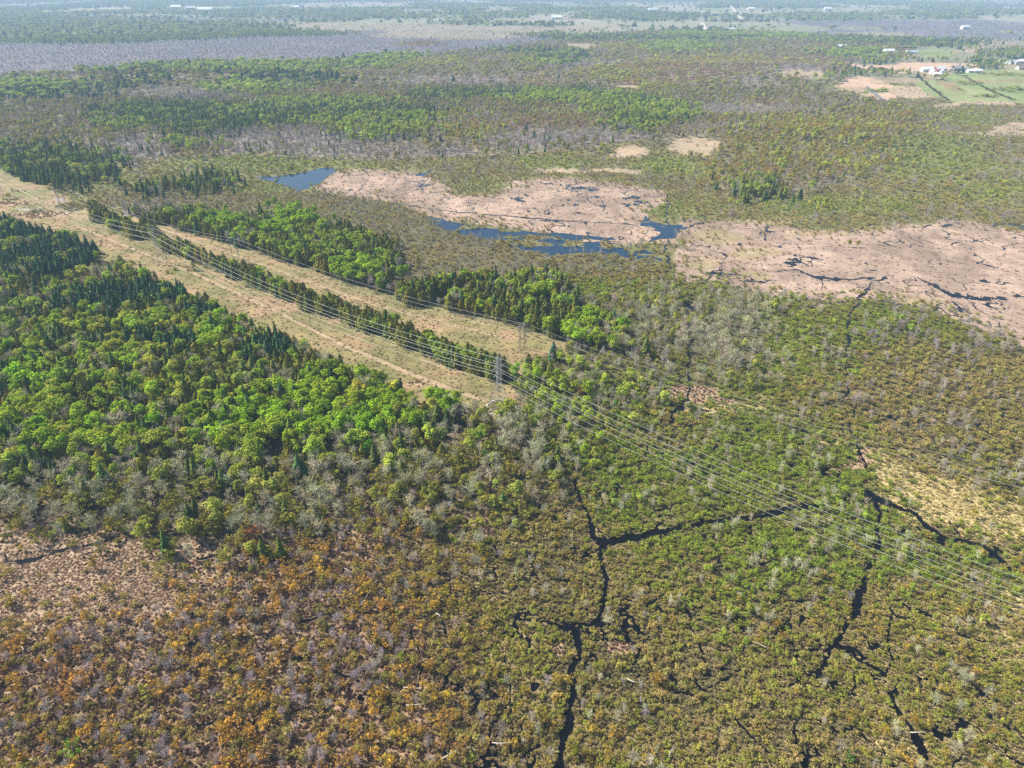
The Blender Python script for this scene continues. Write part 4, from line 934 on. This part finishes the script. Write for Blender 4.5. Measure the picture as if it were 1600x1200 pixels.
def house(px, py, L, W, hh, rot, wi, ri, nm, lab):
    x, y = G(px, py); z = float(hgt(np.array([x]), np.array([y]))[0])
    t = bpy.data.objects.new(nm, None); scene.collection.objects.link(t); t.location = (x, y, z-.1); t.rotation_euler = (0,0,R(rot)); t['label'] = lab; t['category'] = nm.split('_')[-1]
    a, b = L/2, W/2; rz = hh + W*.32
    v = [(-a,-b,0),(a,-b,0),(a,b,0),(-a,b,0),(-a,-b,hh),(a,-b,hh),(a,b,hh),(-a,b,hh),(-a,0,rz-.15),(a,0,rz-.15)]
    link('wall', mesh('wall', v, [(0,1,5,4),(2,3,7,6),(1,2,6,9,5),(3,0,4,8,7)], [WALLS[wi]]), t)
    o = .6; v = []
    for s in (1,-1):
        v += [(-a-o,s*(b+o),hh-o*.64),(a+o,s*(b+o),hh-o*.64),(a+o,0,rz),(-a-o,0,rz),(-a-o,s*(b+o),hh-o*.64+.2),(a+o,s*(b+o),hh-o*.64+.2),(a+o,0,rz+.2),(-a-o,0,rz+.2)]
    ff = []
    for k in (0,8): ff += [(k,k+1,k+2,k+3),(k+4,k+7,k+6,k+5),(k,k+4,k+5,k+1),(k,k+3,k+7,k+4),(k+1,k+5,k+6,k+2)]
    link('roof', mesh('roof', v, ff, [ROOFS[ri]]), t)
    q, f = box(-L*.12,L*.12,-b-.1,-b-.01,.1,hh*.7 if 'barn' in nm or 'shed' in nm else 2.1); link('door', mesh('door', q, f, [DOORM]), t)
    for k in (-.33,.33):
        q, f = box(L*k-.8,L*k+.8,-b-.08,-b-.01,hh*.4,hh*.4+1.3); link('window', mesh('window', q, f, [DARK]), t)
B = [(1446,116,24,12,5,10,0,0,'barn','white barn at the left end of the main farm cluster'),(1456,119,18,9,4,80,0,0,'shed','white shed in front of the main farm cluster'),(1466,116,26,13,6,25,3,0,'barn','red walled barn with white roof in the farm cluster'),
 (1462,122,14,9,4,0,2,0,'shed','pale shed lowest in the farm cluster'),(1472,119,18,10,5,70,0,1,'farm_house','white farmhouse at the right end of the main cluster'),(1492,113,22,14,5,15,1,1,'barn','grey barn between the two farm clusters'),
 (1484,116,10,8,4,60,2,3,'shed','small cream shed beside the grey barn'),(1507,113,16,10,5,0,0,1,'farm_house','white house under trees right of the grey barn'),(1517,116,18,9,4,0,0,0,'shed','left white shed of the eastern farm row'),(1525,116,18,9,4,10,0,0,'shed','right white shed of the eastern farm row'),
 (1388,82,26,12,5,5,0,0,'farm_house','white house on the road above the brown field'),(1424,84,28,12,5,0,0,2,'barn','pale blue roofed barn beside the conifers on the road'),(1315,75,24,12,5,0,0,0,'farm_house','lone white house at the left end of the far road'),
 (1581,100,24,12,5,15,0,2,'farm_house','blue grey roofed house by the right edge'),(1589,101,18,10,5,70,1,1,'shed','grey shed between the houses by the right edge'),(1598,99,22,12,5,0,0,0,'barn','white barn touching the right edge'),(1596,109,20,12,4,0,2,3,'shed','cream shed below the houses at the right edge'),
 (276,13,70,34,10,0,0,0,'barn','long white barn farthest left on the horizon plain'),(298,14,60,30,10,20,0,0,'barn','small white barn in the middle of the far left farm'),(321,16.5,95,36,10,0,0,0,'barn','longest white barn of the far left farm'),
 (463,13,40,24,10,0,0,0,'barn','lone white barn by the far pale field'),(870,30,50,26,9,0,0,0,'barn','far white barn beside the pale strip road'),(1019,17.5,60,28,9,20,0,0,'barn','far white barn on the central plain'),
 (1293,16,46,24,9,0,0,0,'barn','far white barn right of the gravel road'),(1173,16,44,24,9,0,0,0,'barn','far white barn just right of the pale gravel road'),(1507,46,30,16,9,10,0,0,'barn','pale barn on the purple plain at the upper right'),
 (1144,48,26,14,6,0,0,0,'farm_house','tiny white house below the end of the gravel road')]
for b in B: house(*b)

# ------------------------------------------------------------------ hedges and far tree rows across the farmland
hm = PLANTS['wil']
def row(pts, n, h, col, name, lab):
    Q = [np.array(G(a,b)) for a,b in pts]; v = []; f = []; av = []; c0 = 0
    for (p, q) in zip(Q[:-1], Q[1:]):
        for i in range(n):
            t = (i+rs.rand())/n; c = p+(q-p)*t + rs.normal(size=2)*1.2; me_ = PLANTS['grn' if h > 5 else 'wil'][rs.randint(5)][0]
            co = np.empty(len(me_.vertices)*3, np.float32); me_.vertices.foreach_get('co', co); co = co.reshape(-1,3)*[h*1.2,h*1.2,h*rs.uniform(.7,1.15)]
            z = float(hgt(np.array([c[0]]), np.array([c[1]]))[0]); v.append(co+[c[0],c[1],z])
            fc = np.empty(len(me_.loops), np.int32); me_.loops.foreach_get('vertex_index', fc)
            k = 0
            for pl in me_.polygons: f.append(tuple(fc[pl.loop_start:pl.loop_start+pl.loop_total]+c0))
            c0 += len(co)
    m = mesh(name, np.concatenate(v), f, [LEAF]); a = m.attributes.new('v','FLOAT','POINT'); a.data.foreach_set('value', rs.rand(c0).astype(np.float32))
    o = link(name, m, label=lab, category='hedge'); o['tint'] = list(col)
row([(1433,122),(1452,137),(1482,158)], 34, 3.4, (.09,.10,.05), 'hedgerow', 'dark hedge running down the left side of the green field')
row([(1505,122),(1545,142),(1585,158)], 34, 3.4, (.10,.12,.05), 'hedgerow', 'hedge crossing the middle of the green fields')
row([(1355,117),(1385,119)], 16, 8, (.07,.07,.06), 'tree_row', 'dark row of trees left of the main farm')
row([(1318,116),(1345,119)], 14, 8, (.08,.08,.06), 'tree_row', 'dark short tree row above the lane')
row([(1405,79),(1430,80)], 14, 10, (.045,.075,.04), 'tree_row', 'dark conifer windbreak beside the pale blue roofed barn')
row([(1545,104),(1552,106)], 5, 10, (.07,.12,.05), 'tree_row', 'round green trees at the top of the fields')
row([(1572,95),(1600,96)], 12, 10, (.06,.10,.05), 'tree_row', 'trees behind the houses at the right edge')
row([(1493,121),(1506,120)], 6, 8, (.07,.13,.06), 'tree_row', 'green garden trees in front of the grey barn')

# ------------------------------------------------------------------ haze: one box of even air round everything
q, f = box(-29000, 29000, -29000, 29000, -14, 190)
hz = bpy.data.materials.new('haze_air'); hz.use_nodes = True; t = hz.node_tree; t.nodes.clear()
pv = t.nodes.new('ShaderNodeVolumePrincipled'); pv.inputs['Density'].default_value = 0.00015; pv.inputs['Color'].default_value = (.50,.74,1,1); pv.inputs['Anisotropy'].default_value = 0.0
ou = t.nodes.new('ShaderNodeOutputMaterial'); t.links.new(pv.outputs[0], ou.inputs['Volume'])
link('haze', mesh('haze', q, f, [hz]), kind='stuff', label='pale blue spring haze over the far plain', category='haze')
